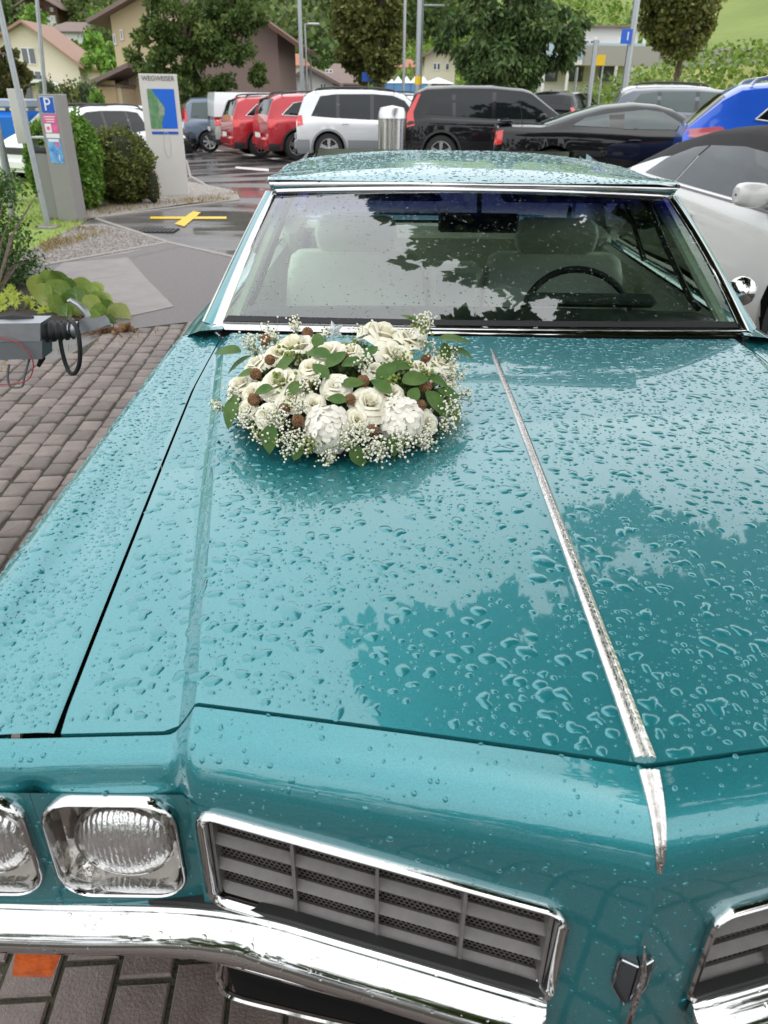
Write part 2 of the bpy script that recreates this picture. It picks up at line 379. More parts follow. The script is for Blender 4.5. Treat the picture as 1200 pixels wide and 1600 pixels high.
for s in (-1, 1):
    for c, zc, w, h in LAMPS:
        cx = -s*c
        f = lambda P, y: [(x, y, z) for x, z in P]
        mb = MB(); mb.loft([f(rrect(w+.002, h+.002, .040, 9, cx, zc), .601), f(rrect(w+.001, h+.001, .040, 9, cx, zc), .592), f(rrect(w-.002, h-.002, .039, 9, cx, zc), .588), f(rrect(w-.006, h-.006, .037, 9, cx, zc), .5865), f(rrect(w-.009, h-.009, .036, 9, cx, zc), .589), f(rrect(w-.010, h-.010, .036, 9, cx, zc), .604)], closed=True)
        bz = mb.build('headlight_bezel', CHROME, CAR, angle=60)
        # bowl: sides and floor run back to the lamp, which sits high in the opening
        q = rrect(w-.010, h-.010, .036, 9, cx, zc); n = len(q); zl = zc-.016; R = .061
        circ = []
        for x, z in q:
            a = math.atan2(z-zl, x-cx); circ.append((cx+R*1.03*math.cos(a), zl+R*1.03*math.sin(a)))
        mid = [(lerp(a[0], b[0], .12), lerp(a[1], b[1], .12)) for a, b in zip(q, circ)]
        mb = MB(); mb.loft([f(q, .604), f(mid, .618), f([(lerp(a[0], b[0], .85), lerp(a[1], b[1], .85)) for a, b in zip(q, circ)], .630), f(circ, .624)], closed=True)
        mb.build('bezel_bowl', BEZ, bz, angle=40)
        MB().lathe([(.0, -.003), (.003, -.003), (.0045, 0), (.0045, .004)], (cx-.050, .612, zc-.070), 'y', 10).build('screw', CHROME2, bz)
        MB().lathe([(R*1.02, .01), (R*1.02, -.004), (R*.985, -.009), (R*.95, -.006)], (cx, .622, zl), 'y', 40).build('retaining_ring', CHROME, bz)
        MB().lathe([(R*.96, -.004), (R*.88, -.013), (R*.62, -.021), (R*.3, -.025), (.0005, -.026)], (cx, .622, zl), 'y', 40).build('headlight', LENS, CAR, angle=80)
# ---- grilles
def gp(u, v, d, s):
    """u 0..1 outboard->inboard, v 0..1 bottom->top, d depth behind the face"""
    ax = lerp(GC+GW/2, GC-GW/2, u); x = s*ax; z = gsh(x, .7425-.079+.158*v); return (x, face_y(x)+d, z)
for s in (-1, 1):
    fr = rrect(GW, .158, .022, 6, GC, .7425)
    def ringrow(off, d):
        P = rrect(GW+2*off, .158+2*off, .022+max(off, -.018), 6, GC, .7425); return [(s*x, face_y(x)+d, gsh(x, z)) for x, z in P]
    mb = MB(); mb.loft([ringrow(.003, .002), ringrow(.003, -.008), ringrow(0, -.011), ringrow(-.006, -.008), ringrow(-.009, -.002), ringrow(-.010, .045)], closed=True)
    gr = mb.build('grille_frame', CHROME, CAR, angle=50)
    mb = MB()
    cols = [(.035, .262), (.268, .502), (.508, .742), (.748, .965)]
    sl = [.06, .36, .66]   # louvre bottoms
    def slab(u0, u1, pts):
        n = 6; rows = [[gp(lerp(u0, u1, i/n), v, d, s) for v, d in pts] for i in range(n+1)]; mb.loft(rows, closed=True, cap=True)
    louv = MB()
    for k, v in enumerate([.05, .325, .605, .885]):
        for u0, u1 in cols:
            mb = MB(); slab(u0, u1, [(v-.005, .007), (v+.012, .005), (v+.05, .017), (v+.035, .022)]); mb.build('louvre', GREYPL, gr, angle=30)
    for uu in (.030, .265, .505, .745, .970):
        mb = MB(); slab(uu-.005, uu+.005, [(0, .003), (1, .003), (1, .03), (0, .03)]); mb.build('divider', GREYPL, gr, angle=30)
    mb = MB(); slab(.0, 1., [(-.05, .036), (1.05, .036), (1.05, .04), (-.05, .04)]); mb.build('backing', DARK, gr)
    # honeycomb mesh behind the louvres
    V = []; F = []; r = .0036; dx = r*1.732; dz = r*1.5
    for j in range(int(.150/dz)):
        for i in range(int(GW/dx)):
            cx = .012+(i+.5*(j % 2))*dx; cz = .004+j*dz
            if cx > GW-.012 or cz > .152: continue
            n = len(V)
            for rr in (r*1.0, r*.70):
                for k in range(6):
                    a = PI/6+k*PI/3; V.append(gp((cx+rr*math.cos(a))/GW, (cz+rr*math.sin(a))/.158, .022, s))
            for k in range(6): F.append((n+k, n+(k+1) % 6, n+6+(k+1) % 6, n+6+k))
    og = ORG[gr.name]; o = link('honeycomb_mesh', npmesh('honeycomb_mesh', np.array(V)-np.array(og), F, mat('honeycomb_plastic', (.11, .095, .085), .5)), gr); o['kind'] = 'stuff'
# ---- nose ornament strips
def ridge_strip(pts, name, wf, hf, parent, m=CHROME2):
    rows = []
    for i, p in enumerate(pts):
        t = i/(len(pts)-1); w, h = wf(t), hf(t); T = (pts[min(i+1, len(pts)-1)]-pts[max(i-1, 0)]).normalized(); N = T.cross(Vector((1, 0, 0))); N = N if N.z > 0 or N.y < 0 else -N
        N = N.normalized()
        prof = [(-1, -.3), (-.92, .35), (-.45, .72), (-.22, .45), (0, 1.0), (.22, .45), (.45, .72), (.92, .35), (1, -.3)]
        rows.append([p+Vector((a*w/2, 0, 0))+N*(b*h) for a, b in prof])
    mb = MB(); mb.loft(rows, closed=True, cap=True); return mb.build(name, m, parent, angle=25)
pts = [Vector((0, lerp(.566, 1.935, i/40), hood_z(0, lerp(.566, 1.935, i/40)))) for i in range(41)]
hs_ = ridge_strip(pts, 'hood_ridge_moulding', lambda t: lerp(.0235, .012, t**.7)*(1 if t < .97 else .5), lambda t: .0075*(1 if t < .97 else .6), hood)
npz = cr_spline([(0, y, z) for y, z in nose_prof(0)], 60)[2:40]
ridge_strip([Vector((0, p.y, p.z)) for p in npz], 'nose_moulding', lambda t: lerp(.022, .006, t**1.6), lambda t: .006*(1-.5*t), NOSE)
# emblem: chrome blade emblem on the prow
mb = MB(); fy0 = .478
sh = [(-.0185, .700), (-.0185, .744), (-.016, .750), (-.001, .752), (-.001, .676), (-.005, .678)]
for q in (-1, 1):
    V = [(q*-x, face_y(x)-.003-.006*(1-abs(x)/.0185), z) for x, z in sh]; V2 = [(a, b+.016, c) for a, b, c in V]; n = len(V)
    mb.add(V+V2, [tuple(range(n)), tuple(range(2*n-1, n-1, -1))]+[(i, (i+1) % n, n+(i+1) % n, n+i) for i in range(n)])
em = mb.build('nose_emblem', mat('dark_chrome', (.10, .11, .12), .12, metal=.6), CAR, angle=25)
for q in (-1, 1):
    MB().tube([(q*x, face_y(x)-.006-.006*(1-abs(x)/.0185), z) for x, z in [(-.0015, .751), (-.016, .750), (-.0185, .744), (-.0185, .700), (-.005, .678)]], .0013, 6).build('emblem_edge', CHROME, em)
MB().tube([(0, .470, .785), (0, .456, .758), (0, .457, .68), (0, .460, .60)], [.0008, .003, .0035, .0025], 8).build('emblem_blade', CHROME, em)
# ---- bumper
def bump_path():
    P = [(-1.0, .80, .640), (-.99, .70, .641), (-.95, .635, .642), (-.88, .607, .643), (-.76, .602, .643), (-.66, .600, .643), (-.58, .598, .646), (-.52, .590, .655), (-.46, .575, .669)]+[(x, face_y(x)-.0125, gsh(x, .6705)) for x in (-.40, -.32, -.24, -.16, -.11)]+[(-.083, face_y(.083)-.012, gsh(.083, .667))]
    return P
BSEC = [(a*.96, b*.95) for a, b in [(-.008, -.012), (-.006, -.001), (-.002, .0012), (.003, .0), (.0055, -.005), (.0075, -.0075), (.015, -.010), (.0235, -.0175), (.031, -.0275), (.0365, -.038), (.0375, -.044), (.0365, -.052), (.030, -.058), (.018, -.060), (-.008, -.058)]]
def sweep(path, sec, s, scale=lambda t: 1., n=60):
    sp = cr_spline(path, n); rows = []
    for i, p in enumerate(sp):
        T = (sp[min(i+1, n-1)]-sp[max(i-1, 0)]); T.z = 0; T.normalize(); N = Vector((T.y, -T.x, 0)); k = scale(i/(n-1))
        rows.append([((p.x+N.x*a*k)*s*-1 if s > 0 else p.x+N.x*a*k, p.y+N.y*a*k, p.z+b*k) for a, b in sec])
    return rows
for s in (-1, 1):
    mb = MB(); mb.loft(sweep(bump_path(), BSEC, s, lambda t: 1 if t < .93 else 1-.35*((t-.93)/.07)**2), closed=True, cap=True)
    bp = mb.build('bumper', CHROME, CAR, angle=70)
    mb = MB(); mb.loft(sweep([(x, y+.004, z-.004) for x, y, z in bump_path()], [(-.012, .012), (.001, .012), (.001, -.02), (-.012, -.02)], s, n=60), closed=True); mb.build('bumper_filler', mat('filler_strip', (.02, .02, .02), .5), bp)
    # lower intake ring beneath the bumper
    lp = [at(345, 1503, y=.575), at(343, 1530, y=.575), at(362, 1556, y=.572), at(450, 1580, y=.553), at(560, 1606, y=.528), at(700, 1640, y=.50)]
    up = [at(345, 1503, y=.575), at(360, 1506, y=.573), at(460, 1534, y=.553), at(570, 1563, y=.528), at(720, 1598, y=.50)]
    mir = (lambda P: P) if s < 0 else (lambda P: [Vector((-p.x, p.y, p.z)) for p in P])
    lr = MB().tube(mir(cr_spline(lp, 30)), .005, 8).tube(mir(cr_spline(up, 30)), .004, 8).build('intake_frame', CHROME, CAR)
    a = mir(cr_spline(up, 20)); MB().loft([[p+Vector((0, .001, -.004)) for p in a], [p+Vector((0, .022, -.016)) for p in a], [p+Vector((0, .04, -.018)) for p in a]]).build('intake_lip', mat('dull_metal', (.4, .36, .33), .35, metal=.8), lr)
    V = mir(cr_spline(lp, 20)); MB().loft([[p+Vector((0, .02, .09)) for p in V], [p+Vector((0, .03, 0)) for p in V], [p+Vector((0, .05, -.10)) for p in V]]).build('lower_valance', mat('underbody_black', (.008, .008, .008), .8, spec=.15), CAR)
    # orange indicator under the bumper
    c0 = at(60, 1490, y=.612)
    A, B = at(24, 1488, y=.612), at(97, 1488, y=.612); A2, B2 = at(20, 1526, y=.606), at(80, 1528, y=.606)
    def blk(P0, P1, P2, P3, d):
        top = [P0, P1, P1+Vector((0, d, 0)), P0+Vector((0, d, 0))]; bot = [P3, P2, P2+Vector((0, d, 0)), P3+Vector((0, d, 0))]; midr = [p.lerp(q, .75)+Vector((0, -.004 if i < 2 else 0, 0)) for i, (p, q) in enumerate(zip(top, bot))]
        return [mir(top), mir(midr), mir(bot)]
    MB().loft(blk(A, B, B2, A2, .03), closed=True, cap=True).build('indicator_lamp', mat('orange_lens', (.75, .13, .004), .12, coat=1., noise=(45, .9, (.35, .04, .002)), bump=(60, .6, .004)), CAR, angle=50)
# ---- wheels
def hero_wheel(x, y, s):
    mb = MB(); R = .345; mb.lathe([(.19, -.09), (.30, -.105), (.335, -.09), (R, -.06), (R, .06), (.335, .09), (.30, .105), (.19, .09)], (x, y, R), 'x', 36)
    w = mb.build('wheel', BLACK, CAR)
    MB().lathe([(.195, s*.088), (.18, s*.07), (.10, s*.06), (.09, s*.085), (.001, s*.095)], (x, y, R), 'x', 30).build('hub_cap', CHROME, w)
for s in (-1, 1):
    for y in (1.28, 4.38): hero_wheel(s*.84, y, s)
MB().box((0, 3.25, .30), (1.7, 3.8, .04)).build('floor_pan', DARK, CAR)
# ---- cowl, pillars, glass, roof
def ws_b(x): return Vector((x, 2.105+.062*(abs(x)/.76)**2, .978-.012*(abs(x)/.76)**2))
def ws_t(x): return Vector((x, 2.60+.040*(abs(x)/.65)**2, 1.292-.016*(abs(x)/.65)**2))
def band(f0, f1, name, m, parent, n=40, thick=.006, up=Vector((0, -.3, 1)), crown=.0):
    """strip between two curves f(t), slightly domed"""
    rows = []
    for i in range(n+1):
        t = i/n; a, b = f0(t), f1(t); o = up.normalized()
        rows.append([a-o*thick, a+o*.001, a.lerp(b, .25)+o*(crown+.001), a.lerp(b, .5)+o*(crown*1.3+.001), a.lerp(b, .75)+o*(crown+.001), b+o*.001, b-o*thick])
    mb = MB(); mb.loft(rows, closed=True, cap=True); return mb.build(name, m, parent, angle=40)
XB, XT = .752, .632
Xl = lambda t: lerp(-1, 1, t)
GLASS = mat('windshield_glass', (.5, .5, .5), .0)
def glass_nodes(m, tint, band_=False, boost=1.55):
    t = m.node_tree; N = t.nodes; L = t.links; N.clear(); o = N.new('ShaderNodeOutputMaterial'); tr = N.new('ShaderNodeBsdfTransparent'); gl = N.new('ShaderNodeBsdfGlossy'); gl.inputs['Roughness'].default_value = .012
    fr = N.new('ShaderNodeFresnel'); fr.inputs['IOR'].default_value = 1.5; mu = N.new('ShaderNodeMath'); mu.operation = 'MULTIPLY'; mu.inputs[1].default_value = boost; mu.use_clamp = True
    ms = N.new('ShaderNodeMixShader'); L.new(fr.outputs[0], mu.inputs[0]); L.new(mu.outputs[0], ms.inputs[0]); L.new(tr.outputs[0], ms.inputs[1]); L.new(gl.outputs[0], ms.inputs[2]); L.new(ms.outputs[0], o.inputs[0])
    tr.inputs[0].default_value = (*tint, 1)
    if band_:
        tcn = N.new('ShaderNodeTexCoord'); sp = N.new('ShaderNodeSeparateXYZ'); L.new(tcn.outputs['Object'], sp.inputs[0])
        r = N.new('ShaderNodeMapRange'); r.inputs[1].default_value = 1.185; r.inputs[2].default_value = 1.262; r.interpolation_type = 'SMOOTHSTEP'; L.new(sp.outputs['Z'], r.inputs[0])
        x = N.new('ShaderNodeMix'); x.data_type = 'RGBA'; x.inputs['A'].default_value = (*tint, 1); x.inputs['B'].default_value = (.10, .12, .48, 1); L.new(r.outputs[0], x.inputs['Factor']); L.new(x.outputs['Result'], tr.inputs[0])
    return m
glass_nodes(GLASS, (.76, .92, .82), True, 4.2)
rows = []
for j in range(17):
    v = j/16; rows.append([ws_b(XB*Xl(i/40)).lerp(ws_t(XT*Xl(i/40)), v)+Vector((0, -.012, .014))*math.sin(PI*v) for i in range(41)])
WSG = MB().loft(rows).build('windshield', GLASS, CAR, angle=80)
up_ws = Vector((0, -.6, .8))
band(lambda t: ws_b(.785*Xl(t))+Vector((0, -.028, -.004)), lambda t: ws_b(XB*Xl(t))+Vector((0, .004, .006)), 'windshield_trim', CHROME, WSG, up=up_ws, crown=.003)
band(lambda t: ws_t(XT*Xl(t))+Vector((0, -.004, 0)), lambda t: ws_t(.655*Xl(t))+Vector((0, .008, .011)), 'windshield_trim', CHROME, WSG, up=up_ws, crown=.003)
band(lambda t: ws_b(.745*Xl(t))+Vector((0, .012, .010)), lambda t: ws_b(.735*Xl(t))+Vector((0, .03, .022)), 'glass_seal', BLACK, WSG, up=up_ws)
for s in (-1, 1):
    def ed(t, xb, xt, dy=0., dz=0.): return ws_b(s*xb).lerp(ws_t(s*xt), t)+Vector((0, -.012+dy, .014+dz))*1.0*math.sin(PI*t)+Vector((0, dy, dz))
    o = Vector((s*.45, -.5, .75))
    band(lambda t: ed(t, XB-.002, XT-.002), lambda t: ed(t, XB+.026, XT+.020, .004, 0), 'windshield_trim', CHROME, WSG, up=o, crown=.004)
    p = band(lambda t: ed(t, XB+.026, XT+.020, .004, 0), lambda t: ed(t, XB+.062, XT+.040, .045, -.004), 'windshield_pillar', TEALM, CAR, up=Vector((s*.7, -.4, .6)), crown=.006, thick=.02)
    band(lambda t: ed(t, XB+.060, XT+.037, .043, -.002), lambda t: ed(t, XB+.066, XT+.046, .06, -.002), 'pillar_moulding', CHROME, p, up=Vector((s*.8, -.3, .4)), crown=.003)
    # black seal and cream trim on the inner side of the pillar
    MB().tube([ed(t/12, XB-.03, XT-.028, .025, -.01) for t in range(13)], .016, 8).build('pillar_trim', CREAM, p)
    MB().tube([Vector((s*.70, 2.38, .98)), Vector((s*.69, 2.44, 1.0)), Vector((s*.645, 2.62, 1.13)), Vector((s*.61, 2.74, 1.235)), Vector((s*.585, 2.95, 1.275)), Vector((s*.58, 3.5, 1.28)), Vector((s*.60, 3.75, 1.25))], .010, 8).build('weatherstrip', BLACK, CAR)
# cowl between hood and glass
mb = MB(); mb.loft([[Vector((x, hood_rear(x)+.004, hood_z(x, hood_rear(x))-.012)) for x in np.linspace(-.74, .74, 30)], [ws_b(x)+Vector((0, 0, -.012)) for x in np.linspace(-.76, .76, 30)]]); mb.build('cowl', DARK, CAR)
for s in (-1, 1):
    mb = MB(); rows = []
    for i in range(9):
        t = i/8; y = lerp(2.11, 2.34, t); rows.append([(s*lerp(.735, .79, sstep(0, .7, t)), y, .972-.006*t), (s*.80, y, .966-.004*t), (s*.83, y, .955), (s*.86, y, .935)])
    mb.loft(rows).build('cowl_corner', TEALM, CAR)
# roof
def roof_z(x, y):
    u = abs(x)/.67; base = interp(y, [2.60, 2.66, 2.78, 3.0, 3.3, 3.6, 3.9], [1.312, 1.326, 1.339, 1.350, 1.357, 1.351, 1.33])
    return base-lerp(.008, .045, sstep(2.6, 3.0, y))*u**2.6
def roof_hw(y): return interp(y, [2.6, 2.7, 3.2, 3.9], [.655, .665, .675, .64])
rows = []
for j in range(33):
    v = j/32; row = []
    for i in range(45):
        q = Xl(i/44); y = lerp(2.605+.035*q*q, 3.9, v**1.3); x = q*roof_hw(y); row.append((x, y, roof_z(x, y)))
    rows.append(row)
rf = MB(); rf.loft(rows); rl = rows[0]+[r[-1] for r in rows[1:]]+rows[-1][-2::-1]+[r[0] for r in rows[-2:0:-1]]
ROOF = rf.build('roof', TEALM, CAR, angle=60)
rows2 = [[(x, y, z-.018) for x, y, z in r] for r in rows]; MB().loft(rows2).build('headliner', CREAM, ROOF)
fe = lambda q, dy, dz: Vector((q*roof_hw(2.62), 2.605+.035*q*q+dy, roof_z(q*roof_hw(2.62), 2.605)+dz))
band(lambda t: fe(Xl(t), -.003, -.008), lambda t: fe(Xl(t), .004, .001), 'roof_edge_moulding', CHROME, ROOF, up=Vector((0, -.7, .6)), crown=.002)
band(lambda t: ws_t(.655*Xl(t))+Vector((0, .008, .010)), lambda t: fe(Xl(t), .002, -.007), 'header_panel', TEALM, ROOF, up=Vector((0, -.8, .5)))
for s in (-1, 1):
    MB().tube([Vector((s*roof_hw(y)*1.003, y, roof_z(roof_hw(y), y)-.006)) for y in np.linspace(2.64, 3.9, 24)], .006, 6).build('drip_rail', CHROME, ROOF)
    # C pillar
    rows = []
    for t in np.linspace(0, 1, 9):
        rows.append([Vector((s*.64, 3.86, 1.33)).lerp(Vector((s*.86, 4.75, .93)), t), Vector((s*.655, 3.72, 1.31)).lerp(Vector((s*.90, 4.5, .93)), t), Vector((s*.66, 3.55, 1.30)).lerp(Vector((s*.90, 3.9, .945)), t)])
    MB().loft(rows).build('rear_pillar', TEALM, CAR)
    MB().loft([[p+Vector((-s*.03, 0, -.01)) for p in r] for r in rows]).build('rear_pillar_trim', CREAM, CAR)
SIDEG = mat('side_glass', (.5, .5, .5), 0.); glass_nodes(SIDEG, (.72, .82, .76), False, 1.4)
# rear glass, deck
rg = [[(x*.60, 3.90, 1.335) for x in (-1, 0, 1)], [(x*.74, 4.45, .97) for x in (-1, 0, 1)]]
RG = mat('rear_glass', (.5, .5, .5), 0.); glass_nodes(RG, (.8, .88, .82), False, 1.)
MB().loft(rg).build('rear_window', RG, CAR)
rows = []
for y in np.linspace(4.45, 5.45, 14): rows.append([(x*.84, y, .955-.03*x*x-.05*sstep(4.5, 5.5, y)) for x in np.linspace(-1, 1, 15)])
MB().loft(rows).build('trunk_lid', TEALM, CAR)
MB().loft([[(x, 5.45, .89) for x in (-.82, 0, .82)], [(x, 5.50, .6) for x in (-.88, 0, .88)], [(x, 5.40, .3) for x in (-.86, 0, .86)]]).build('rear_panel', TEALM, CAR)
MB().box((0, 5.53, .5), (1.9, .06, .12), bev=.02).build('rear_bumper', CHROME, CAR)
# ---- interior
rows = []
for y, z in ((2.17, .955), (2.28, .968), (2.40, .965), (2.50, .950), (2.54, .915), (2.52, .80), (2.5, .6)): rows.append([(x, y-.03*(1-(x/.74)**2)*0, z-.01*(x/.74)**2) for x in np.linspace(-.74, .74, 16)])
MB().loft(rows).build('dashboard', DASH, CAR)
MB().box((.39, 2.50, .975), (.42, .07, .035), bev=.012).build('instrument_hood', DASH, CAR)
# seats
def seat(cx):
    mb = MB(); rows = []
    for z, hw, y0, y1 in ((.42, .26, 3.0, 3.16), (.60, .285, 3.02, 3.19), (.80, .285, 3.06, 3.22), (.93, .275, 3.09, 3.24), (.985, .262, 3.11, 3.235), (1.005, .235, 3.13, 3.22)):
        P = rrect(2*hw, y1-y0, .045, 4, cx, (y0+y1)/2); rows.append([(a, b, z) for a, b in P])
    mb.loft(rows, closed=True, cap=True)
    s_ = mb.build('seat_back', CREAM, CAR, angle=60)
    for k in range(-4, 5): MB().tube([(cx+k*.052, 3.055, .62), (cx+k*.052, 3.085, .78), (cx+k*.05, 3.105, .90)], .011, 6).build('seat_pleat', CREAM, s_)
    mb = MB(); rows = []
    for z, hw, t in ((1.00, .135, .06), (1.02, .155, .085), (1.07, .165, .095), (1.115, .155, .085), (1.135, .13, .05)):
        P = rrect(2*hw, t, .022, 4, cx, 3.19); rows.append([(a, b, z) for a, b in P])
    mb.loft(rows, closed=True, cap=True).build('headrest', CREAM, s_, angle=60)
    MB().box((cx, 2.85, .42), (.56, .5, .14), bev=.04).build('seat_cushion', CREAM, s_)
seat(-.40); seat(.40)
MB().box((0, 3.15, .72), (.22, .12, .50), bev=.03).build('seat_armrest', CREAM, CAR)
MB().box((0, 4.15, .72), (1.34, .18, .50), bev=.05).build('rear_seat', CREAM, CAR)
MB().box((0, 4.36, .93), (1.44, .30, .02)).build('parcel_shelf', CREAM, CAR)
for s in (-1, 1):
    MB().box((s*.78, 3.1, .72), (.05, 1.9, .46), bev=.02).build('door_card', CREAM, CAR)
    MB().box((s*.76, 4.1, .75), (.09, .6, .50), bev=.03).build('quarter_trim', CREAM, CAR)
# raised side glass
for s in (-1, 1):
    rows = [[Vector((s*.80, 2.42, .955)), Vector((s*.81, 2.9, .955)), Vector((s*.81, 3.3, .955))], [Vector((s*.70, 2.60, 1.12)), Vector((s*.73, 2.95, 1.12)), Vector((s*.73, 3.3, 1.12))], [Vector((s*.625, 2.80, 1.27)), Vector((s*.635, 3.0, 1.28)), Vector((s*.635, 3.3, 1.28))]]
    MB().loft(rows).build('side_window', SIDEG, CAR); MB().tube([Vector((s*.805, 3.31, .955)), Vector((s*.73, 3.31, 1.12)), Vector((s*.633, 3.31, 1.285))], .007, 6).build('window_seal', BLACK, CAR)
    MB().loft([[r[-1], r[-1]+Vector((0, .40, .0)), r[-1]+Vector((0, .62-.5*i*.3, .0))] for i, r in enumerate(rows)]).build('side_window', SIDEG, CAR)
# steering wheel
mb = MB(); c = Vector((.40, 2.66, .86)); ax = Vector((0, -.82, .57)).normalized(); uu = Vector((1, 0, 0)); ww = ax.cross(uu)
mb.tube([c+(uu*math.cos(a)+ww*math.sin(a))*.195 for a in np.linspace(0, 2*PI, 41)], .0125, 8, cap=False)
for a in (0, PI, PI*1.5): mb.tube([c, c+(uu*math.cos(a)+ww*math.sin(a))*.195], .014, 6)
mb.tube([c+ax*.02, c-ax*.25], .03, 8); mb.build('steering_wheel', BLACK, CAR)
# mirror inside, hanging from the header
m_ = MB(); m_.box((.02, 2.60, 1.195), (.26, .02, .06), bev=.008); m_.tube([(.02, 2.60, 1.22), (.02, 2.63, 1.28)], .008, 6); m_.build('interior_mirror', mat('mirror_back', (.03, .035, .03), .3), CAR)
for s in (-1, 1): MB().box((s*.32, 2.68, 1.262), (.44, .13, .012), bev=.005).build('sun_visor', CREAM, CAR)
# door mirror
mm = MB(); c = at(1158, 455, y=2.62); mm.lathe([(.001, -.042), (.03, -.036), (.046, -.018), (.050, .004), (.047, .016), (.040, .018)], c, 'y', 24); mm.tube([c+Vector((-.01, .0, -.03)), (c.x-.03, c.y+.03, .94)], .010, 8)
mm.build('door_mirror', CHROME, CAR, angle=50)
# ================================================================== rain drops standing on the bodywork, chrome and glass
DROPP = mat('drop_on_paint', (.018, .215, .24), .25, metal=.35, coat=1., coat_rough=.0, spec=.5); DROPP.node_tree.nodes['Principled BSDF'].inputs['Coat IOR'].default_value = 1.52
DROPG = mat('water', (1, 1, 1), 0., trans=1., ior=1.33)
def make_drops(name, srcs, n, label, m, rmed=.0022, sig=.55, rmax=.0085, big=.02, hk=.36, region=(-30, 1230, -30, 1640), seed=1, nzmin=.15, clusters=True, cap_h=.0011, ymax=9, keepout=None):
    rg = np.random.default_rng(seed); TV = []
    for o in srcs:
        me = o.data; og = np.array(ORG[o.name]); co = np.empty(len(me.vertices)*3); me.vertices.foreach_get('co', co); co = co.reshape(-1, 3)+og
        me.calc_loop_triangles(); tri = np.empty(len(me.loop_triangles)*3, np.int32); me.loop_triangles.foreach_get('vertices', tri); TV.append(co[tri.reshape(-1, 3)])
    T = np.concatenate(TV); nr = np.cross(T[:, 1]-T[:, 0], T[:, 2]-T[:, 0]); ar = np.linalg.norm(nr, axis=1)/2; ok = ar > 1e-9
    T, nr, ar = T[ok], nr[ok], ar[ok]; nr /= 2*ar[:, None]
    view = np.array(CAM_POS)-T.mean(1); f = np.sum(nr*view, 1) < 0; nr[f] *= -1
    px, py, dp = proj(T.mean(1)); ok = (nr[:, 2] > nzmin) & (px > region[0]) & (px < region[1]) & (py > region[2]) & (py < region[3])
    T, nr, ar = T[ok], nr[ok], ar[ok]
    idx = rg.choice(len(T), n, p=ar/ar.sum()); a, b = rg.random(n), rg.random(n); s = a+b > 1; a[s], b[s] = 1-a[s], 1-b[s]
    P = T[idx, 0]+(T[idx, 1]-T[idx, 0])*a[:, None]+(T[idx, 2]-T[idx, 0])*b[:, None]; N = nr[idx]
    R = np.clip(rmed*np.exp(rg.normal(0, sig, n)), .0006, rmax)
    k = rg.random(n) < big; R[k] = rg.uniform(rmax*.6, rmax*1.25, k.sum())
    if clusters:  # patchy: small drops thin out where a big one has run together
        w = np.sin(P[:, 0]*23+1.7*np.sin(P[:, 1]*17))+np.sin(P[:, 1]*29+1.3*np.sin(P[:, 0]*31)); keep = (rg.random(n) < .72+.25*w) | k; P, N, R = P[keep], N[keep], R[keep]
    if keepout is not None: ko = ~keepout(P); P, N, R = P[ko], N[ko], R[ko]
    o_ = np.argsort(-R); P, N, R = P[o_], N[o_], R[o_]; cell = .012; grid = {}; sel = []
    for i in range(len(P)):
        c = (int(P[i, 0]//cell), int(P[i, 1]//cell), int(P[i, 2]//.03)); bad = False; r = R[i]
        for dx in (-1, 0, 1):
            for dy in (-1, 0, 1):
                for dz in (-1, 0, 1):
                    for j in grid.get((c[0]+dx, c[1]+dy, c[2]+dz), ()):
                        if (P[i, 0]-P[j, 0])**2+(P[i, 1]-P[j, 1])**2+(P[i, 2]-P[j, 2])**2 < (r+R[j])**2*1.15: bad = True; break
                    if bad: break
                if bad: break
            if bad: break
        if not bad: grid.setdefault(c, []).append(i); sel.append(i)
    P, N, R = P[sel], N[sel], R[sel]; n = len(P)
    Vs, Fs, off = [], [], 0
    for lo, S in ((False, 14), (True, 8)):
        pk = (R < rmed*1.15) == lo; P_, N_, R_ = P[pk], N[pk], R[pk]; n = len(P_)
        if not n: continue
        th = np.linspace(0, 2*PI, S, endpoint=False)
        irr = np.clip((R_-.0020)/.004, 0, 1)*.65+.14; rad = np.ones((n, S))
        for kf, am in ((1, .12), (2, .30), (3, .16), (4, .06)): rad += (irr*am*rg.normal(0, 1, n))[:, None]*np.cos(kf*th[None]+rg.uniform(0, 6.3, n)[:, None])
        rad = np.clip(rad, .35, 1.9)
        U = np.cross(N_, np.array([0., 1, .03])); U /= np.linalg.norm(U, axis=1)[:, None]; Vv = np.cross(N_, U)
        H = np.minimum(R_*hk, cap_h+R_*.08)
        rho, hh = ([1.0, .70], [-.15, .55]) if lo else ([1.0, .86, .50], [-.15, .32, .80]); rings = []
        for q, h in zip(rho, hh):
            x = (R_[:, None]*rad*q)*np.cos(th)[None]; y = (R_[:, None]*rad*q)*np.sin(th)[None]
            rings.append(P_[:, None]+x[..., None]*U[:, None]+y[..., None]*Vv[:, None]+(H*h)[:, None, None]*N_[:, None])
        V = np.concatenate([np.concatenate(rings, 1), (P_+N_*H[:, None])[:, None]], 1).reshape(-1, 3); nr_ = len(rho); per = nr_*S+1; q = []
        for r in range(nr_-1):
            for i in range(S): j = (i+1) % S; q.append((r*S+i, r*S+j, (r+1)*S+j, (r+1)*S+i))
        for i in range(0, S, 2): q.append(((nr_-1)*S+i, (nr_-1)*S+(i+1) % S, (nr_-1)*S+(i+2) % S, nr_*S))
        Vs.append(V); Fs.append((np.array(q)[None]+(np.arange(n)*per)[:, None, None]).reshape(-1, 4)+off); off += len(V)
    o = link(name, npmesh(name, np.concatenate(Vs), np.concatenate(Fs), m, smooth=True)); ORG[o.name] = Vector((0, 0, 0)); tag(o, label, None, None, 'stuff'); return off
def find(pref, parent=None): return [o for o in bpy.data.objects if o.name.split('.')[0] == pref]
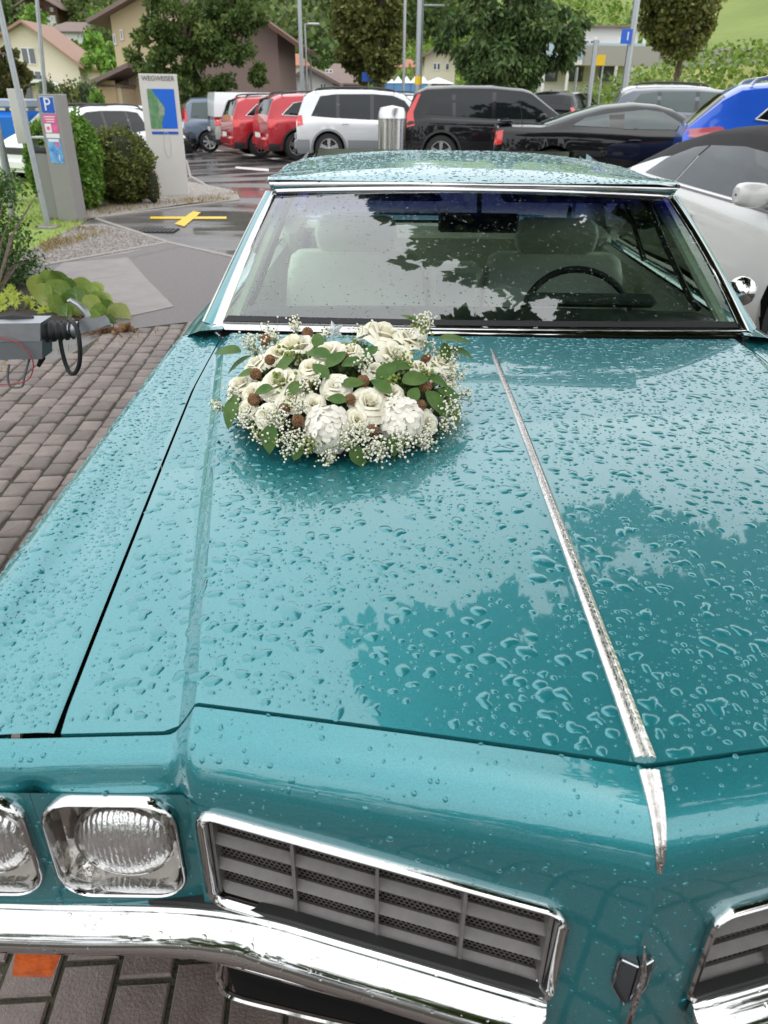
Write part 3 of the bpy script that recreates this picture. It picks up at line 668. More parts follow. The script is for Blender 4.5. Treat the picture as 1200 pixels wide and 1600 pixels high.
gapx = lambda y: np.interp(y, [.6, .636, 1.04, 1.70, 2.17], [.652, .657, .685, .733, .746])
flowers_out = lambda P: (((P[:, 0]+.37)/.215)**2+((P[:, 1]-1.49)/.20)**2 < 1) | (np.abs(np.abs(P[:, 0])-gapx(P[:, 1])) < .013) | (np.abs(P[:, 0]) < .014) | (P[:, 1] < .568+.20*np.minimum(np.abs(P[:, 0]), .487))
fender_gap = lambda P: (np.abs(np.abs(P[:, 0])-gapx(P[:, 1])) < .013) | (P[:, 1] < .658)
make_drops('raindrops', [hood], 25000, 'clear raindrops beaded over the teal hood', DROPP, rmed=.0018, sig=.68, rmax=.0095, big=.045, seed=3, keepout=flowers_out)
make_drops('rain_puddles', [hood], 230, 'flat merged puddles of rain lying on the teal hood', DROPP, rmed=.0105, sig=.2, rmax=.016, big=.05, seed=13, hk=.12, cap_h=.0004, clusters=False, keepout=flowers_out)
make_drops('raindrops', find('fender'), 13500, 'clear raindrops beaded along the teal fender tops', DROPP, rmed=.0018, sig=.62, rmax=.0080, big=.03, seed=4, keepout=fender_gap)
make_drops('raindrops', [NOSE]+find('nose_face')+find('lamp_face'), 2200, 'round raindrops on the teal nose above the grille', DROPP, rmed=.0013, sig=.5, rmax=.0036, big=.02, seed=5, nzmin=-.2)
make_drops('raindrops', [ROOF], 7000, 'clear raindrops beaded on the teal roof', DROPP, rmed=.0028, sig=.5, rmax=.008, big=.03, seed=6)
make_drops('raindrops', [WSG], 4500, 'small raindrops scattered on the windshield glass', DROPG, rmed=.0012, sig=.5, rmax=.0035, big=.01, seed=7, nzmin=.1)
make_drops('raindrops', find('bumper'), 700, 'raindrops clinging to the chrome bumper', DROPG, rmed=.0012, sig=.55, rmax=.0035, big=.03, seed=8, nzmin=-.3)
# ================================================================== flower arrangement on the hood
FC = Vector((-.37, 1.49, .962)); FR = Vector((.25, .235, .145))
ARR = thing('flower_arrangement', 'dome of white roses, hydrangea, baby\'s breath and green leaves on the hood', 'flower arrangement', FC)
PETAL = leafmat('cream_white_petal', (.95, .90, .69), (.96, .93, .80), island=.05, rough=.6, translucent=.18, scale=30)
PETAL2 = leafmat('white_hydrangea_petal', (.96, .92, .84), (.95, .92, .80), island=.06, rough=.6, translucent=.18, scale=40)
LEAFM = leafmat('eucalyptus_leaf', (.04, .12, .022), (.11, .19, .05), island=.3, rough=.6, translucent=.2, scale=25)
LEAFD = leafmat('dark_filler_leaf', (.05, .10, .025), (.12, .17, .05), island=.4, rough=.5, translucent=.2, scale=25)
BERRY = leafmat('green_bud', (.16, .24, .04), (.30, .34, .08), island=.3, translucent=.15, scale=60)
PODM = mat('brown_seed_pod', (.15, .06, .028), .85, noise=(160, .9, (.33, .19, .09)), bump=(300, 1., .003))
BREATH = mat('gypsophila_white', (.84, .82, .68), .6, island=.12)
STEMM = mat('thin_green_stem', (.12, .19, .06), .6)
def dome(px, py, inset=0.):
    d = CAM_R @ Vector(((px-600)/FPX, -(py-800)/FPX, -1.)); o = _Cv-FC
    A = [Vector((d.x/FR.x, d.y/FR.y, d.z/FR.z)), Vector((o.x/FR.x, o.y/FR.y, o.z/FR.z))]
    a, b, c = A[0].dot(A[0]), 2*A[0].dot(A[1]), A[1].dot(A[1])-1; D = b*b-4*a*c
    t = (-b-math.sqrt(D))/(2*a) if D > 0 else -b/(2*a)
    p = _Cv+d*t
    if p.z < FC.z: p = at(px, py, z=FC.z+.01)
    n = Vector(((p.x-FC.x)/FR.x**2, (p.y-FC.y)/FR.y**2, (p.z-FC.z)/FR.z**2)).normalized()
    dep = (CAM_R.transposed() @ (p-_Cv)); return p-n*inset, n, -dep.z/FPX
def frame(n, tw=0.):
    u = n.orthogonal().normalized(); u = Matrix.Rotation(tw, 3, n) @ u; return u, n.cross(u)
def place(P, c, n, s, tw): u, v = frame(n, tw); return [c+(u*p[0]+v*p[1]+n*p[2])*s for p in P]
def rose_geo(rg, openn=1., layers=5):
    V = []; F = []; Rk = [.20, .36, .55, .78, 1.0][:layers]; Zk = [.80, .84, .80, .66, .44][:layers]; nk = [3, 3, 4, 5, 6]; G = 6
    for k in range(layers):
        for j in range(nk[k]):
            t0 = 2*PI*(j+.37*k)/nk[k]+rg.uniform(-.12, .12); w = 2*PI/nk[k]*.78; R = Rk[k]*openn*rg.uniform(.93, 1.07); Z = Zk[k]*rg.uniform(.93, 1.05); n0 = len(V); curl = .10+.10*k
            for b in range(G):
                v = b/(G-1)
                for a in range(G):
                    q = -1+2*a/(G-1); ww = w*(.35+.65*math.sin(PI*min(v+.12, 1.)*.62)); th = t0+q*ww*.75
                    rr = R*(.32+.68*v**.9)*(1-.10*abs(q)**2*(k < 2))+.04*q*(k > 0); zz = Z*(v**.75)-curl*max(0, v-.72)*2.2-.22*abs(q)**2.5*v
                    if k > 1 and v > .8: rr += .05*k*(v-.8)*3
                    V.append((rr*math.cos(th), rr*math.sin(th), zz+.02*math.sin(5*q+j)))
            for b in range(G-1):
                for a in range(G-1): i = n0+b*G+a; F.append((i, i+1, i+G+1, i+G))
    return V, F
frg = random.Random(5)
roses = [(461, 541, 30), (512, 549, 18), (434, 595, 23), (456, 622, 18), (525, 602, 19), (578, 628, 24), (602, 521, 27), (619, 553, 23), (400, 567, 17), (375, 600, 19), (393, 613, 14), (587, 578, 14), (610, 612, 17), (659, 577, 16), (690, 566, 18), (419, 648, 17), (490, 630, 14), (668, 660, 15), (487, 573, 17), (640, 527, 18), (436, 552, 18), (548, 548, 13), (700, 592, 13), (385, 640, 13), (560, 655, 14)]
for px, py, r in roses:
    p, n, mpp = dome(px, py); n = (n+Vector((0, -.35, .25))+Vector((frg.uniform(-.3, .3), frg.uniform(-.3, .2), 0))).normalized(); s = r*mpp*1.38
    V, F = rose_geo(frg, frg.uniform(.92, 1.05)); obj('rose', place(V, p-n*s*.35, n, s, frg.uniform(0, 6)), F, PETAL, ARR, angle=80)
for px, py, r in [(511, 668, 36), (630, 653, 35), (655, 520, 14), (535, 600, 16)]:
    p, n, mpp = dome(px, py); s = r*mpp; V = []; F = []; c = p-n*s*.3
    for k in range(int(26+r)):
        g = 2.39996*k; z = 1-1.35*(k+.5)/(26+r); rr = math.sqrt(max(0, 1-z*z)); u, v = frame(n)
        d = (u*math.cos(g)*rr+v*math.sin(g)*rr+n*z).normalized(); q = c+d*s*frg.uniform(.80, 1.02); fu, fv = frame((d+Vector((frg.uniform(-.3, .3), frg.uniform(-.3, .3), frg.uniform(-.1, .4)))).normalized(), frg.uniform(0, 6)); dn = fu.cross(fv); f = s*.46
        for m4 in range(4):
            a = m4*PI/2; e = fu*math.cos(a)+fv*math.sin(a); w = fu*-math.sin(a)+fv*math.cos(a); i = len(V)
            V += [q, q+e*f*.45+w*f*.42+dn*f*.08, q+e*f*.85+w*f*.36+dn*f*.02, q+e*f*1.0-dn*f*.04, q+e*f*.85-w*f*.36+dn*f*.02, q+e*f*.45-w*f*.42+dn*f*.08, q+e*f*.55+dn*f*.10]
            F += [(i, i+1, i+6), (i+1, i+2, i+6), (i+2, i+3, i+6), (i+3, i+4, i+6), (i+4, i+5, i+6), (i+5, i, i+6)]
    obj('hydrangea', V, F, PETAL2, ARR, angle=80)
def ico(c, r, V, F, jit=0.):
    i = len(V); t = 1.618; b = [(-1, t, 0), (1, t, 0), (-1, -t, 0), (1, -t, 0), (0, -1, t), (0, 1, t), (0, -1, -t), (0, 1, -t), (t, 0, -1), (t, 0, 1), (-t, 0, -1), (-t, 0, 1)]
    V += [(c[0]+x*r/1.9*(1+frg.uniform(-jit, jit)), c[1]+y*r/1.9*(1+frg.uniform(-jit, jit)), c[2]+z*r/1.9) for x, y, z in b]
    F += [tuple(i+k for k in f) for f in ((0, 11, 5), (0, 5, 1), (0, 1, 7), (0, 7, 10), (0, 10, 11), (1, 5, 9), (5, 11, 4), (11, 10, 2), (10, 7, 6), (7, 1, 8), (3, 9, 4), (3, 4, 2), (3, 2, 6), (3, 6, 8), (3, 8, 9), (4, 9, 5), (2, 4, 11), (6, 2, 10), (8, 6, 7), (9, 8, 1))]
for px, py in [(423, 565), (401, 587), (467, 659), (547, 626), (582, 673), (567, 598), (655, 635), (665, 565), (663, 606), (536, 562), (611, 538), (415, 534), (481, 523), (478, 604), (399, 626), (446, 640)]:
    p, n, mpp = dome(px, py, -.004); s = frg.uniform(8, 10.5)*mpp; V = []; F = []
    for k in range(70):   # bristly ball of small scales
        g = 2.39996*k; z = 1-2*(k+.5)/70; rr = math.sqrt(1-z*z); d = Vector((math.cos(g)*rr, math.sin(g)*rr, z)); ico(p+d*s*.82, s*.24, V, F, .3)
    obj('seed_pod', V, F, PODM, ARR, smooth=False)
def leaf_geo(c, d, n, L, w, fold=.18, droop=.25, k=6):
    d = d.normalized(); sd_ = d.cross(n).normalized(); n = sd_.cross(d); rows = []
    for i in range(k+1):
        t = i/k; ww = w*math.sin(PI*min(.03+t*.97, 1))**.75*(1-.25*t); q = c+d*L*t-n*droop*L*t*t
        rows.append([q-sd_*ww+n*fold*ww, q-sd_*ww*.5+n*fold*ww*.3, q, q+sd_*ww*.5+n*fold*ww*.3, q+sd_*ww+n*fold*ww])
    return rows
leaves = [(366, 556, 44, 150), (383, 572, 44, 200), (371, 640, 52, 250), (498, 545, 34, 95), (503, 562, 40, 150), (522, 572, 40, 60), (548, 575, 40, 35), (598, 592, 46, 60), (640, 600, 44, 30), (700, 537, 52, 25), (712, 556, 40, 5), (597, 612, 38, 130), (672, 630, 46, 320), (428, 680, 44, 260), (556, 706, 36, 300), (700, 640, 42, 290), (505, 590, 38, 120), (547, 606, 36, 20), (690, 560, 34, 70), (645, 510, 38, 120), (466, 612, 34, 200), (420, 615, 30, 180), (675, 600, 36, 350), (470, 700, 30, 240), (610, 690, 34, 280), (640, 625, 30, 60), (530, 630, 30, 160), (395, 590, 30, 170), (575, 560, 30, 60), (618, 580, 36, 20), (450, 575, 32, 220), (690, 618, 34, 10)]
for px, py, L, ang in leaves:
    p, n, mpp = dome(px, py, -.014); a = math.radians(ang); d = (CAM_R @ Vector((math.cos(a), math.sin(a), .15))); L_ = L*mpp
    nn = (n+Vector((0, -.3, .5))).normalized(); d = (d-nn*d.dot(nn)*.6).normalized()
    mb = MB(); mb.loft(leaf_geo(p-d*L_*.4, d, nn, L_*1.05, L_*frg.uniform(.32, .42))); mb.build('leaf', LEAFM, ARR, angle=70)
# dark greenery that fills the dome
V = []; F = []
for k in range(2600):
    u = frg.uniform(0, 2*PI); z = frg.random()**.8; rr = math.sqrt(1-z*z)*frg.uniform(.80, .98); n = Vector((math.cos(u)*rr, math.sin(u)*rr, z*.9)); c = FC+Vector((n.x*FR.x, n.y*FR.y, n.z*FR.z))*.93; d = (n+Vector((frg.uniform(-1, 1), frg.uniform(-1, 1), frg.uniform(-.3, .8)))).normalized()
    L = frg.uniform(.012, .028); sdv = d.cross(Vector((0, 0, 1))).normalized()*L*.32; i = len(V); V += [c, c+d*L*.5+sdv, c+d*L, c+d*L*.5-sdv]; F.append((i, i+1, i+2, i+3))
o = obj('greenery', V, F, LEAFD, ARR, smooth=False); o['kind'] = 'stuff'
mb = MB(); mb.lathe([(.20, .0), (.205, .03), (.17, .075), (.09, .105), (.001, .112)], FC, 'z', 24); mb.build('moss_base', mat('moss', (.03, .045, .015), .95, bump=(90, 1., .01)), ARR)
# baby's breath, sprays of tiny buds on thin stems
V = []; F = []; SV = MB(); GV = []; GF = []
sp = [(350, 637, 15, 30), (428, 530, 18, 46), (463, 517, 13, 30), (661, 510, 17, 50), (700, 592, 24, 70), (690, 640, 28, 60), (672, 560, 22, 40), (440, 655, 32, 80), (455, 690, 26, 70), (480, 690, 24, 50), (516, 712, 20, 40), (583, 700, 32, 110), (620, 690, 30, 90), (655, 680, 26, 60), (560, 680, 24, 60), (470, 640, 20, 30), (482, 610, 16, 24), (395, 545, 22, 44), (415, 553, 20, 36), (570, 575, 20, 40), (655, 690, 20, 40), (540, 690, 22, 50), (390, 655, 20, 40), (412, 680, 20, 40), (372, 620, 16, 30), (610, 635, 16, 22), (640, 545, 20, 36), (700, 560, 18, 36), (500, 600, 12, 16), (508, 533, 12, 20), (565, 530, 20, 30), (620, 560, 12, 16), (715, 620, 16, 30), (690, 665, 20, 40)]
for px, py, rpx, cnt in sp:
    p, n, mpp = dome(px, py, -.012); R = rpx*mpp; root = p-n*R*1.2
    for k in range(int(cnt*2.0)):
        d = Vector((frg.gauss(0, .42), frg.gauss(0, .42), frg.gauss(0, .42))); q = p+d*R*.95+n*R*.1
        if q.z < FC.z+.004: q.z = FC.z+.004+frg.random()*.01
        (ico(q, frg.uniform(.0016, .0028), V, F, .15) if frg.random() < .86 else ico(q, frg.uniform(.0015, .0025), GV, GF))
        if k % 4 == 0: SV.tube([root, root.lerp(q, .5)+n*R*.1, q], .0005, 3, cap=False)
o = obj('babys_breath', V, F, BREATH, ARR); o['kind'] = 'stuff'; o = SV.build('stems', STEMM, ARR); o['kind'] = 'stuff'
for px, py, rpx, cnt in [(452, 560, 20, 40), (654, 521, 24, 60), (481, 694, 16, 36), (437, 596, 12, 20), (630, 575, 22, 40), (610, 600, 16, 30), (500, 690, 14, 20), (447, 607, 18, 26), (546, 545, 14, 20), (665, 590, 14, 26)]:
    p, n, mpp = dome(px, py, -.010); R = rpx*mpp
    for k in range(cnt): ico(p+Vector((frg.gauss(0, .45), frg.gauss(0, .45), frg.gauss(0, .4)))*R, frg.uniform(.0022, .0042), GV, GF, .2)
o = obj('green_buds', GV, GF, BERRY, ARR); o['kind'] = 'stuff'
p, n, mpp = dome(523, 531, -.02); V = [(math.cos(k*PI/5+.3)*(1 if k % 2 == 0 else .45), math.sin(k*PI/5+.3)*(1 if k % 2 == 0 else .45), 0) for k in range(10)]+[(0, 0, .25), (0, 0, -.25)]
obj('glitter_star', place(V, p, Vector((.1, -.7, .6)).normalized(), 17*mpp, 0), [(k, (k+1) % 10, 10) for k in range(10)]+[((k+1) % 10, k, 11) for k in range(10)], mat('silver_glitter', (.7, .74, .74), .25, metal=.8, noise=(500, .8, (.3, .35, .35)), bump=(600, 1., .002)), ARR, smooth=False)
import bmesh
# ================================================================== ground
def in_poly(x, y, P):
    c = False; n = len(P)
    for i in range(n):
        x1, y1 = P[i][:2]; x2, y2 = P[(i+1) % n][:2]
        if (y1 > y) != (y2 > y) and x < (x2-x1)*(y-y1)/(y2-y1)+x1: c = not c
    return c
def GP(*px): return [tuple(gnd(a, b))[:2] for a, b in px]
def wetmat():
    m = mat('wet_asphalt', (.105, .095, .093), .3, noise=(1.3, .8, (.17, .155, .15)), bump=(55, .5, .006)); t = m.node_tree; N = t.nodes; L = t.links; b = N['Principled BSDF']
    tcn = N.new('ShaderNodeTexCoord'); mpn = N.new('ShaderNodeMapping'); mpn.inputs['Scale'].default_value = (.28, .9, 1); L.new(tcn.outputs['Object'], mpn.inputs[0])
    n = N.new('ShaderNodeTexNoise'); n.inputs['Scale'].default_value = 1.1; n.inputs['Detail'].default_value = 5; L.new(mpn.outputs[0], n.inputs['Vector'])
    r = N.new('ShaderNodeMapRange'); r.inputs[1].default_value = .42; r.inputs[2].default_value = .60; r.inputs[3].default_value = .04; r.inputs[4].default_value = .42; L.new(n.outputs['Fac'], r.inputs[0]); L.new(r.outputs[0], b.inputs['Roughness'])
    bm = [q for q in N if q.type == 'BUMP'][0]; r2 = N.new('ShaderNodeMapRange'); r2.inputs[1].default_value = .44; r2.inputs[2].default_value = .58; r2.inputs[3].default_value = .03; r2.inputs[4].default_value = .6; L.new(n.outputs['Fac'], r2.inputs[0]); L.new(r2.outputs[0], bm.inputs['Strength'])
    return m
WET = wetmat()
GRASSG = mat('grass_ground', (.16, .25, .04), .9, noise=(5, 1., (.25, .31, .07)), bump=(40, .8, .02))
GRAV = mat('gravel_ground', (.23, .20, .175), .85, noise=(70, 1., (.40, .36, .33)), bump=(120, 1., .012))
CONC = mat('concrete_slab', (.185, .163, .152), .55, noise=(5, .9, (.25, .225, .21)), bump=(200, .3, .002))
TARM = mat('coarse_tarmac', (.085, .074, .072), .7, noise=(150, 1., (.24, .215, .21)), bump=(160, .9, .006))
JOINT = mat('paver_joint', (.045, .039, .030), .95, noise=(9, .8, (.06, .06, .032)), bump=(80, 1., .01))
PAVE = mat('paver_stone', (.135, .100, .086), .5, noise=(14, .9, (.20, .158, .14)), bump=(150, .7, .004))
def paver_nodes():
    t = PAVE.node_tree; N = t.nodes; L = t.links; b = N['Principled BSDF']; oi = N.new('ShaderNodeObjectInfo'); h = N.new('ShaderNodeHueSaturation'); r = N.new('ShaderNodeMapRange'); r.inputs[3].default_value = .72; r.inputs[4].default_value = 1.3
    L.new(oi.outputs['Random'], r.inputs[0]); L.new(r.outputs[0], h.inputs['Value']); src = b.inputs['Base Color'].links[0].from_socket
    tcn = N.new('ShaderNodeTexCoord'); v = N.new('ShaderNodeTexNoise'); v.inputs['Scale'].default_value = 420; v.inputs['Detail'].default_value = 1; L.new(tcn.outputs['Object'], v.inputs['Vector'])
    r3 = N.new('ShaderNodeMapRange'); r3.inputs[1].default_value = .66; r3.inputs[2].default_value = .74; L.new(v.outputs['Fac'], r3.inputs[0]); x = N.new('ShaderNodeMix'); x.data_type = 'RGBA'; x.inputs['B'].default_value = (.30, .27, .24, 1)
    L.new(r3.outputs[0], x.inputs['Factor']); L.new(src, x.inputs['A']); L.new(x.outputs['Result'], h.inputs['Color']); L.new(h.outputs[0], b.inputs['Base Color'])
paver_nodes()
def sheet(name, P, m, up, label=None, n=1):
    """flat polygon laid on the ground, cut in strips so that it follows the gentle rise"""
    bm = bmesh.new(); bm.faces.new([bm.verts.new((x, y, 0)) for x, y in P]); X = [p[0] for p in P]; Y = [p[1] for p in P]
    for ax, lo, hi, st in ((0, min(X), max(X), 1.), (1, min(Y), max(Y), .5)):
        k = math.ceil(lo/st)*st
        while k < hi:
            co = (k, 0, 0) if ax == 0 else (0, k, 0); no = (1, 0, 0) if ax == 0 else (0, 1, 0)
            if ax == 0 and abs(k) > 12.5: k += st; continue
            bmesh.ops.bisect_plane(bm, geom=bm.verts[:]+bm.edges[:]+bm.faces[:], plane_co=co, plane_no=no); k += st
    for v in bm.verts: v.co.z = gz(v.co.x, v.co.y)+up
    bmesh.ops.triangulate(bm, faces=bm.faces[:]); bmesh.ops.recalc_face_normals(bm, faces=bm.faces[:])
    me = bpy.data.meshes.new(name); bm.to_mesh(me); bm.free(); me.materials.append(m)
    if sum(p.normal.z*p.area for p in me.polygons) < 0: me.flip_normals()
    o = link(name, me); ORG[o.name] = Vector((0, 0, 0)); tag(o, label, None, None, 'structure'); return o
# main ground: parking lot, rising gently away and to the right
xs = [-120, -60, -30, -15]+list(range(-12, 13))+[20, 40, 120]; ys = [-20, -5, 3, 6]+[6.5+.5*k for k in range(36)]+[26, 30, 36, 45, 62, 75]
mb = MB(); mb.loft([[(x, y, gz(x, y)) for x in xs] for y in ys]); o = mb.build('parking_lot', WET); tag(o, 'wet dark asphalt of the parking lot', None, None, 'structure')
# sheets nearer the camera
pa = [(-9, -3), (6, -3), (6, 5.95)]+GP((300, 505), (230, 511), (170, 520), (100, 560))+[(-9, 4.7)]
o = sheet('pavement', pa, JOINT, .004, 'earthy joints between the paving blocks')
PV = o
sheet('tarmac_path', GP((190, 400), (262, 379), (372, 404), (440, 500), (300, 504), (160, 521), (120, 492), (200, 470)), TARM, .008, 'coarse grey tarmac between slab and wet lane')
sheet('concrete_path', GP((60, 440), (100, 412), (200, 404), (232, 440), (272, 481), (200, 497), (100, 500)), CONC, .012, 'smooth concrete slab path beside the plants')
sheet('tarmac_path', GP((-80, 430), (60, 418), (200, 396), (262, 378), (280, 387), (205, 404), (100, 414), (40, 445)), TARM, .010, 'narrow tarmac strip along the concrete slab')
sheet('gravel_path', GP((-60, 440), (60, 385), (120, 352), (160, 350), (262, 378), (200, 396), (60, 418)), GRAV, .006, 'pale gravel strip between grass and slab')
sheet('grass_verge', GP((-500, 300), (-300, 178), (60, 172), (110, 215), (130, 305), (135, 345), (110, 362), (60, 385), (0, 440), (-300, 470)), GRASSG, .006, 'grass verge on the left')
sheet('gravel_bed', GP((125, 300), (220, 270), (300, 285), (370, 300), (375, 312), (300, 318), (150, 341), (125, 345)), GRAV, .010, 'gravel bed round the signboard')
sheet('planting_bed', GP((-400, 620), (-120, 530), (20, 512), (160, 500), (175, 492), (120, 480), (60, 440), (-300, 430), (-700, 520)), mat('bed_soil', (.03, .022, .014), .95, bump=(40, 1., .02)), .016, 'dark planting bed')
# wet lane slab with kerb stones
def kerb(name, A, B, w, h, m, label):
    A, B = Vector(gnd(*A)), Vector(gnd(*B)); d = B-A; mb = MB(); mb.box(((A.x+B.x)/2, (A.y+B.y)/2, (A.z+B.z)/2+h/2-.03), (d.length, w, h+.06), math.atan2(d.y, d.x), bev=.008); o = mb.build(name, m); tag(o, label, None, None, 'structure')
KST = mat('kerb_stone', (.24, .22, .20), .7, noise=(20, .7, (.34, .31, .29)), bump=(90, .5, .004))
for A, B in (((148, 341), (374, 313)), ((374, 313), (300, 283)), ((150, 343), (262, 380)), ((262, 380), (372, 405)), ((60, 418), (262, 380)), ((300, 283), (292, 255))): kerb('kerb', A, B, .06, .022, KST, 'narrow stone edging between the paths')
# painted lines
LINE = mat('line_paint', (.72, .70, .68), .45, noise=(12, .8, (.5, .48, .46))); YEL = mat('yellow_paint', (.85, .55, .01), .35, noise=(30, .35, (.5, .35, .04)))
def stripe(A, B, w0, w1, m, name, label, up=.006):
    a, b, c, d_ = A[0], A[1], B[0], B[1]; sheet(name, GP((a, b-w0/2), (c, d_-w1/2), (c, d_+w1/2), (a, b+w0/2)), m, up, label)
stripe((284, 226), (470, 254), 1.6, 3.2, LINE, 'road_marking', 'white painted bay line across the wet lot')
stripe((368, 262), (420, 266), 3, 4, LINE, 'road_marking', 'short white painted line near the coupe roof')
stripe((235, 341), (354, 341), 3.6, 3.6, YEL, 'road_marking', 'long flat bar of the yellow painted cross', .008)
p = [gnd(302, 331, .011), gnd(314, 333, .011), gnd(288, 355, .011), gnd(273, 351, .011)]; o = obj('road_marking', p, [(0, 1, 2, 3)], YEL, smooth=False); tag(o, 'short slanting bar of the yellow painted cross', None, None, 'structure')
# drain grate
t = thing('drain_grate', 'flat dark metal drain grate set in the wet lane', 'drain grate', gnd(246, 361, .004)); c = ORG[t.name]
MB().box((c.x, c.y, c.z+.002), (.50, .34, .006)).build('frame', DARK, t)
for k in range(9): MB().box((c.x-.22+k*.055, c.y, c.z+.010), (.022, .32, .012), bev=.003).build('bar', mat('iron', (.09, .085, .08), .5, metal=.6), t)
# ---- paving blocks: columns running away from the camera, staggered
th = math.radians(3.9); ux, uy = math.cos(th), math.sin(th)   # across the columns
PWX, PLY = .113, .136; cand = []; r_ = random.Random(3)
poly = [(-9, -3), (6, -3), (6, 5.9)]+GP((300, 507), (230, 513), (170, 522), (100, 562))+[(-9, 4.6)]
protos = []
for k in range(6):
    g = .0038+.0006*k; mb = MB(); w, l = PWX-2*g, PLY-2*g-.003; mb.box((0, 0, 0), (w, l, .05), bev=.008)
    V = [(x+r_.uniform(-.0032, .0032), y+r_.uniform(-.0032, .0032), z+(r_.uniform(-.001, .001) if z > 0 else 0)) for x, y, z in mb.V]; protos.append(mesh('paver', V, mb.F, PAVE, angle=50))
for i in range(-66, 34):
    off = r_.uniform(0, PLY) if i % 2 else r_.uniform(0, .04)
    for j in range(-8, 50):
        a, b = i*PWX, j*PLY+off; x, y = a*ux-b*uy, a*uy+b*ux
        if not in_poly(x, y, poly): continue
        px, py, dp = proj((x, y, .02))
        cand.append((x, y, px, py, dp))
def vis(c):
    x, y, px, py, dp = c
    if dp < .2 or not (-60 < px < 1260 and 380 < py < 1660): return False
    if y > .66 and x > -.98 and x < .98: return False
    # hidden behind the car body as the camera sees it
    if y > .7 and px > 330: return False
    if y > .7 and py < 1470:
        edge = interp(py, [497, 882, 1420], [330, 6, -400])
        if px > edge+30: return False
    return True
near = [c for c in cand if vis(c)]; rest = [c for c in cand if not vis(c) and -5.5 < c[0] < 2.5 and c[1] < 6.2]
near.sort(key=lambda c: c[4]); rest += near[300:]; near = near[:300]
for x, y, px, py, dp in near:
    o = link('paver', protos[r_.randrange(6)], PV, (x, y, -.012+r_.uniform(-.002, .002)), (r_.uniform(-.012, .012), r_.uniform(-.012, .012), th+r_.uniform(-.012, .012)+r_.choice((0, PI))))
Vt = []; Ft = []; base = [(-.5, -.5, 0), (.5, -.5, 0), (.5, .5, 0), (-.5, .5, 0)]; n = 0
for x, y, px, py, dp in rest:
    w, l = PWX-.010, PLY-.012; z = .0145+r_.uniform(-.002, .002)
    for s, zz in ((1., z-.02), (1., z-.005), (.93, z)): Vt += [(x+(a*w*s)*ux-(b*l*s)*uy, y+(a*w*s)*uy+(b*l*s)*ux, zz) for a, b, _ in base]
    for k in (0, 4):
        for q in range(4): Ft.append((n+k+q, n+k+(q+1) % 4, n+k+4+(q+1) % 4, n+k+4+q))
    Ft.append((n+8, n+9, n+10, n+11)); n += 12
o = link('paver_field', npmesh('paver_field', Vt, Ft, PAVE), PV); o['kind'] = 'stuff'
# ---- grass blades, weeds in the gravel, pebbles
def blades(name, polys, n, h, w, m, label, seed, lean=.5, keep=None):
    rg = np.random.default_rng(seed); V = []; F = []; k = 0
    for P, frac in polys:
        P = [tuple(q[:2]) for q in P]; X = [p[0] for p in P]; Y = [p[1] for p in P]; c = 0; tries = 0
        while c < n*frac and tries < n*30:
            tries += 1; x, y = rg.uniform(min(X), max(X)), rg.uniform(min(Y), max(Y))
            if not in_poly(x, y, P): continue
            if math.sin(x*3.1+1.3*math.sin(y*2.3))+math.sin(y*4.1+x) < rg.uniform(-2.2, .4): continue
            c += 1; a = rg.uniform(0, 6.3); hh = h*rg.uniform(.4, 1.3); lx, ly = rg.normal(0, lean, 2)*hh; z = gz(x, y)+.004; dx, dy = math.cos(a)*w, math.sin(a)*w
            V += [(x-dx, y-dy, z), (x+dx, y+dy, z), (x+lx*.4+dx*.7, y+ly*.4+dy*.7, z+hh*.6), (x+lx, y+ly, z+hh)]; F.append((k, k+1, k+2, k+3)); k += 4
    o = link(name, npmesh(name, V, F, m)); ORG[o.name] = Vector((0, 0, 0)); tag(o, label, None, None, 'stuff'); return o
GRS = leafmat('grass_blade', (.20, .33, .045), (.34, .40, .09), island=.4, scale=1.4)
blades('grass', [(GP((-60, 345), (-40, 215), (100, 215), (128, 300), (135, 345), (110, 362), (60, 385), (0, 430)), .6), (GP((-80, 215), (-60, 180), (60, 176), (105, 215)), .4)], 26000, .075, .005, GRS, 'short green grass on the verge left of the parking column', 1)
blades('weeds', [(GP((100, 345), (160, 320), (240, 318), (380, 300), (360, 314), (250, 324), (160, 338), (120, 352)), .4), (GP((60, 385), (120, 356), (180, 362), (150, 372), (70, 398)), .25), (GP((140, 300), (240, 270), (300, 280), (290, 290), (180, 312)), .25), (GP((0, 600), (0, 560), (330, 505), (300, 510)), .02)], 2600, .05, .004, leafmat('dry_weed', (.26, .24, .06), (.30, .18, .07), island=.4, scale=3), 'dry yellowish weeds growing through the gravel', 2)
def pebbles(name, polys, n, r, m, label, seed):
    rg = random.Random(seed); V = []; F = []
    for P, frac in polys:
        X = [p[0] for p in P]; Y = [p[1] for p in P]; c = 0
        while c < n*frac:
            x, y = rg.uniform(min(X), max(X)), rg.uniform(min(Y), max(Y))
            if not in_poly(x, y, P): continue
            c += 1; s = r*rg.uniform(.5, 1.5); z = gz(x, y)+.008; i = len(V); a = rg.uniform(0, 6.3)
            V += [(x+s*math.cos(a+k*2.09)*rg.uniform(.8, 1.2), y+s*math.sin(a+k*2.09), z) for k in range(3)]+[(x+rg.uniform(-.3, .3)*s, y+rg.uniform(-.3, .3)*s, z+s*.9)]
            F += [(i, i+1, i+3), (i+1, i+2, i+3), (i+2, i, i+3)]
    o = obj(name, V, F, m, smooth=False); tag(o, label, None, None, 'stuff')
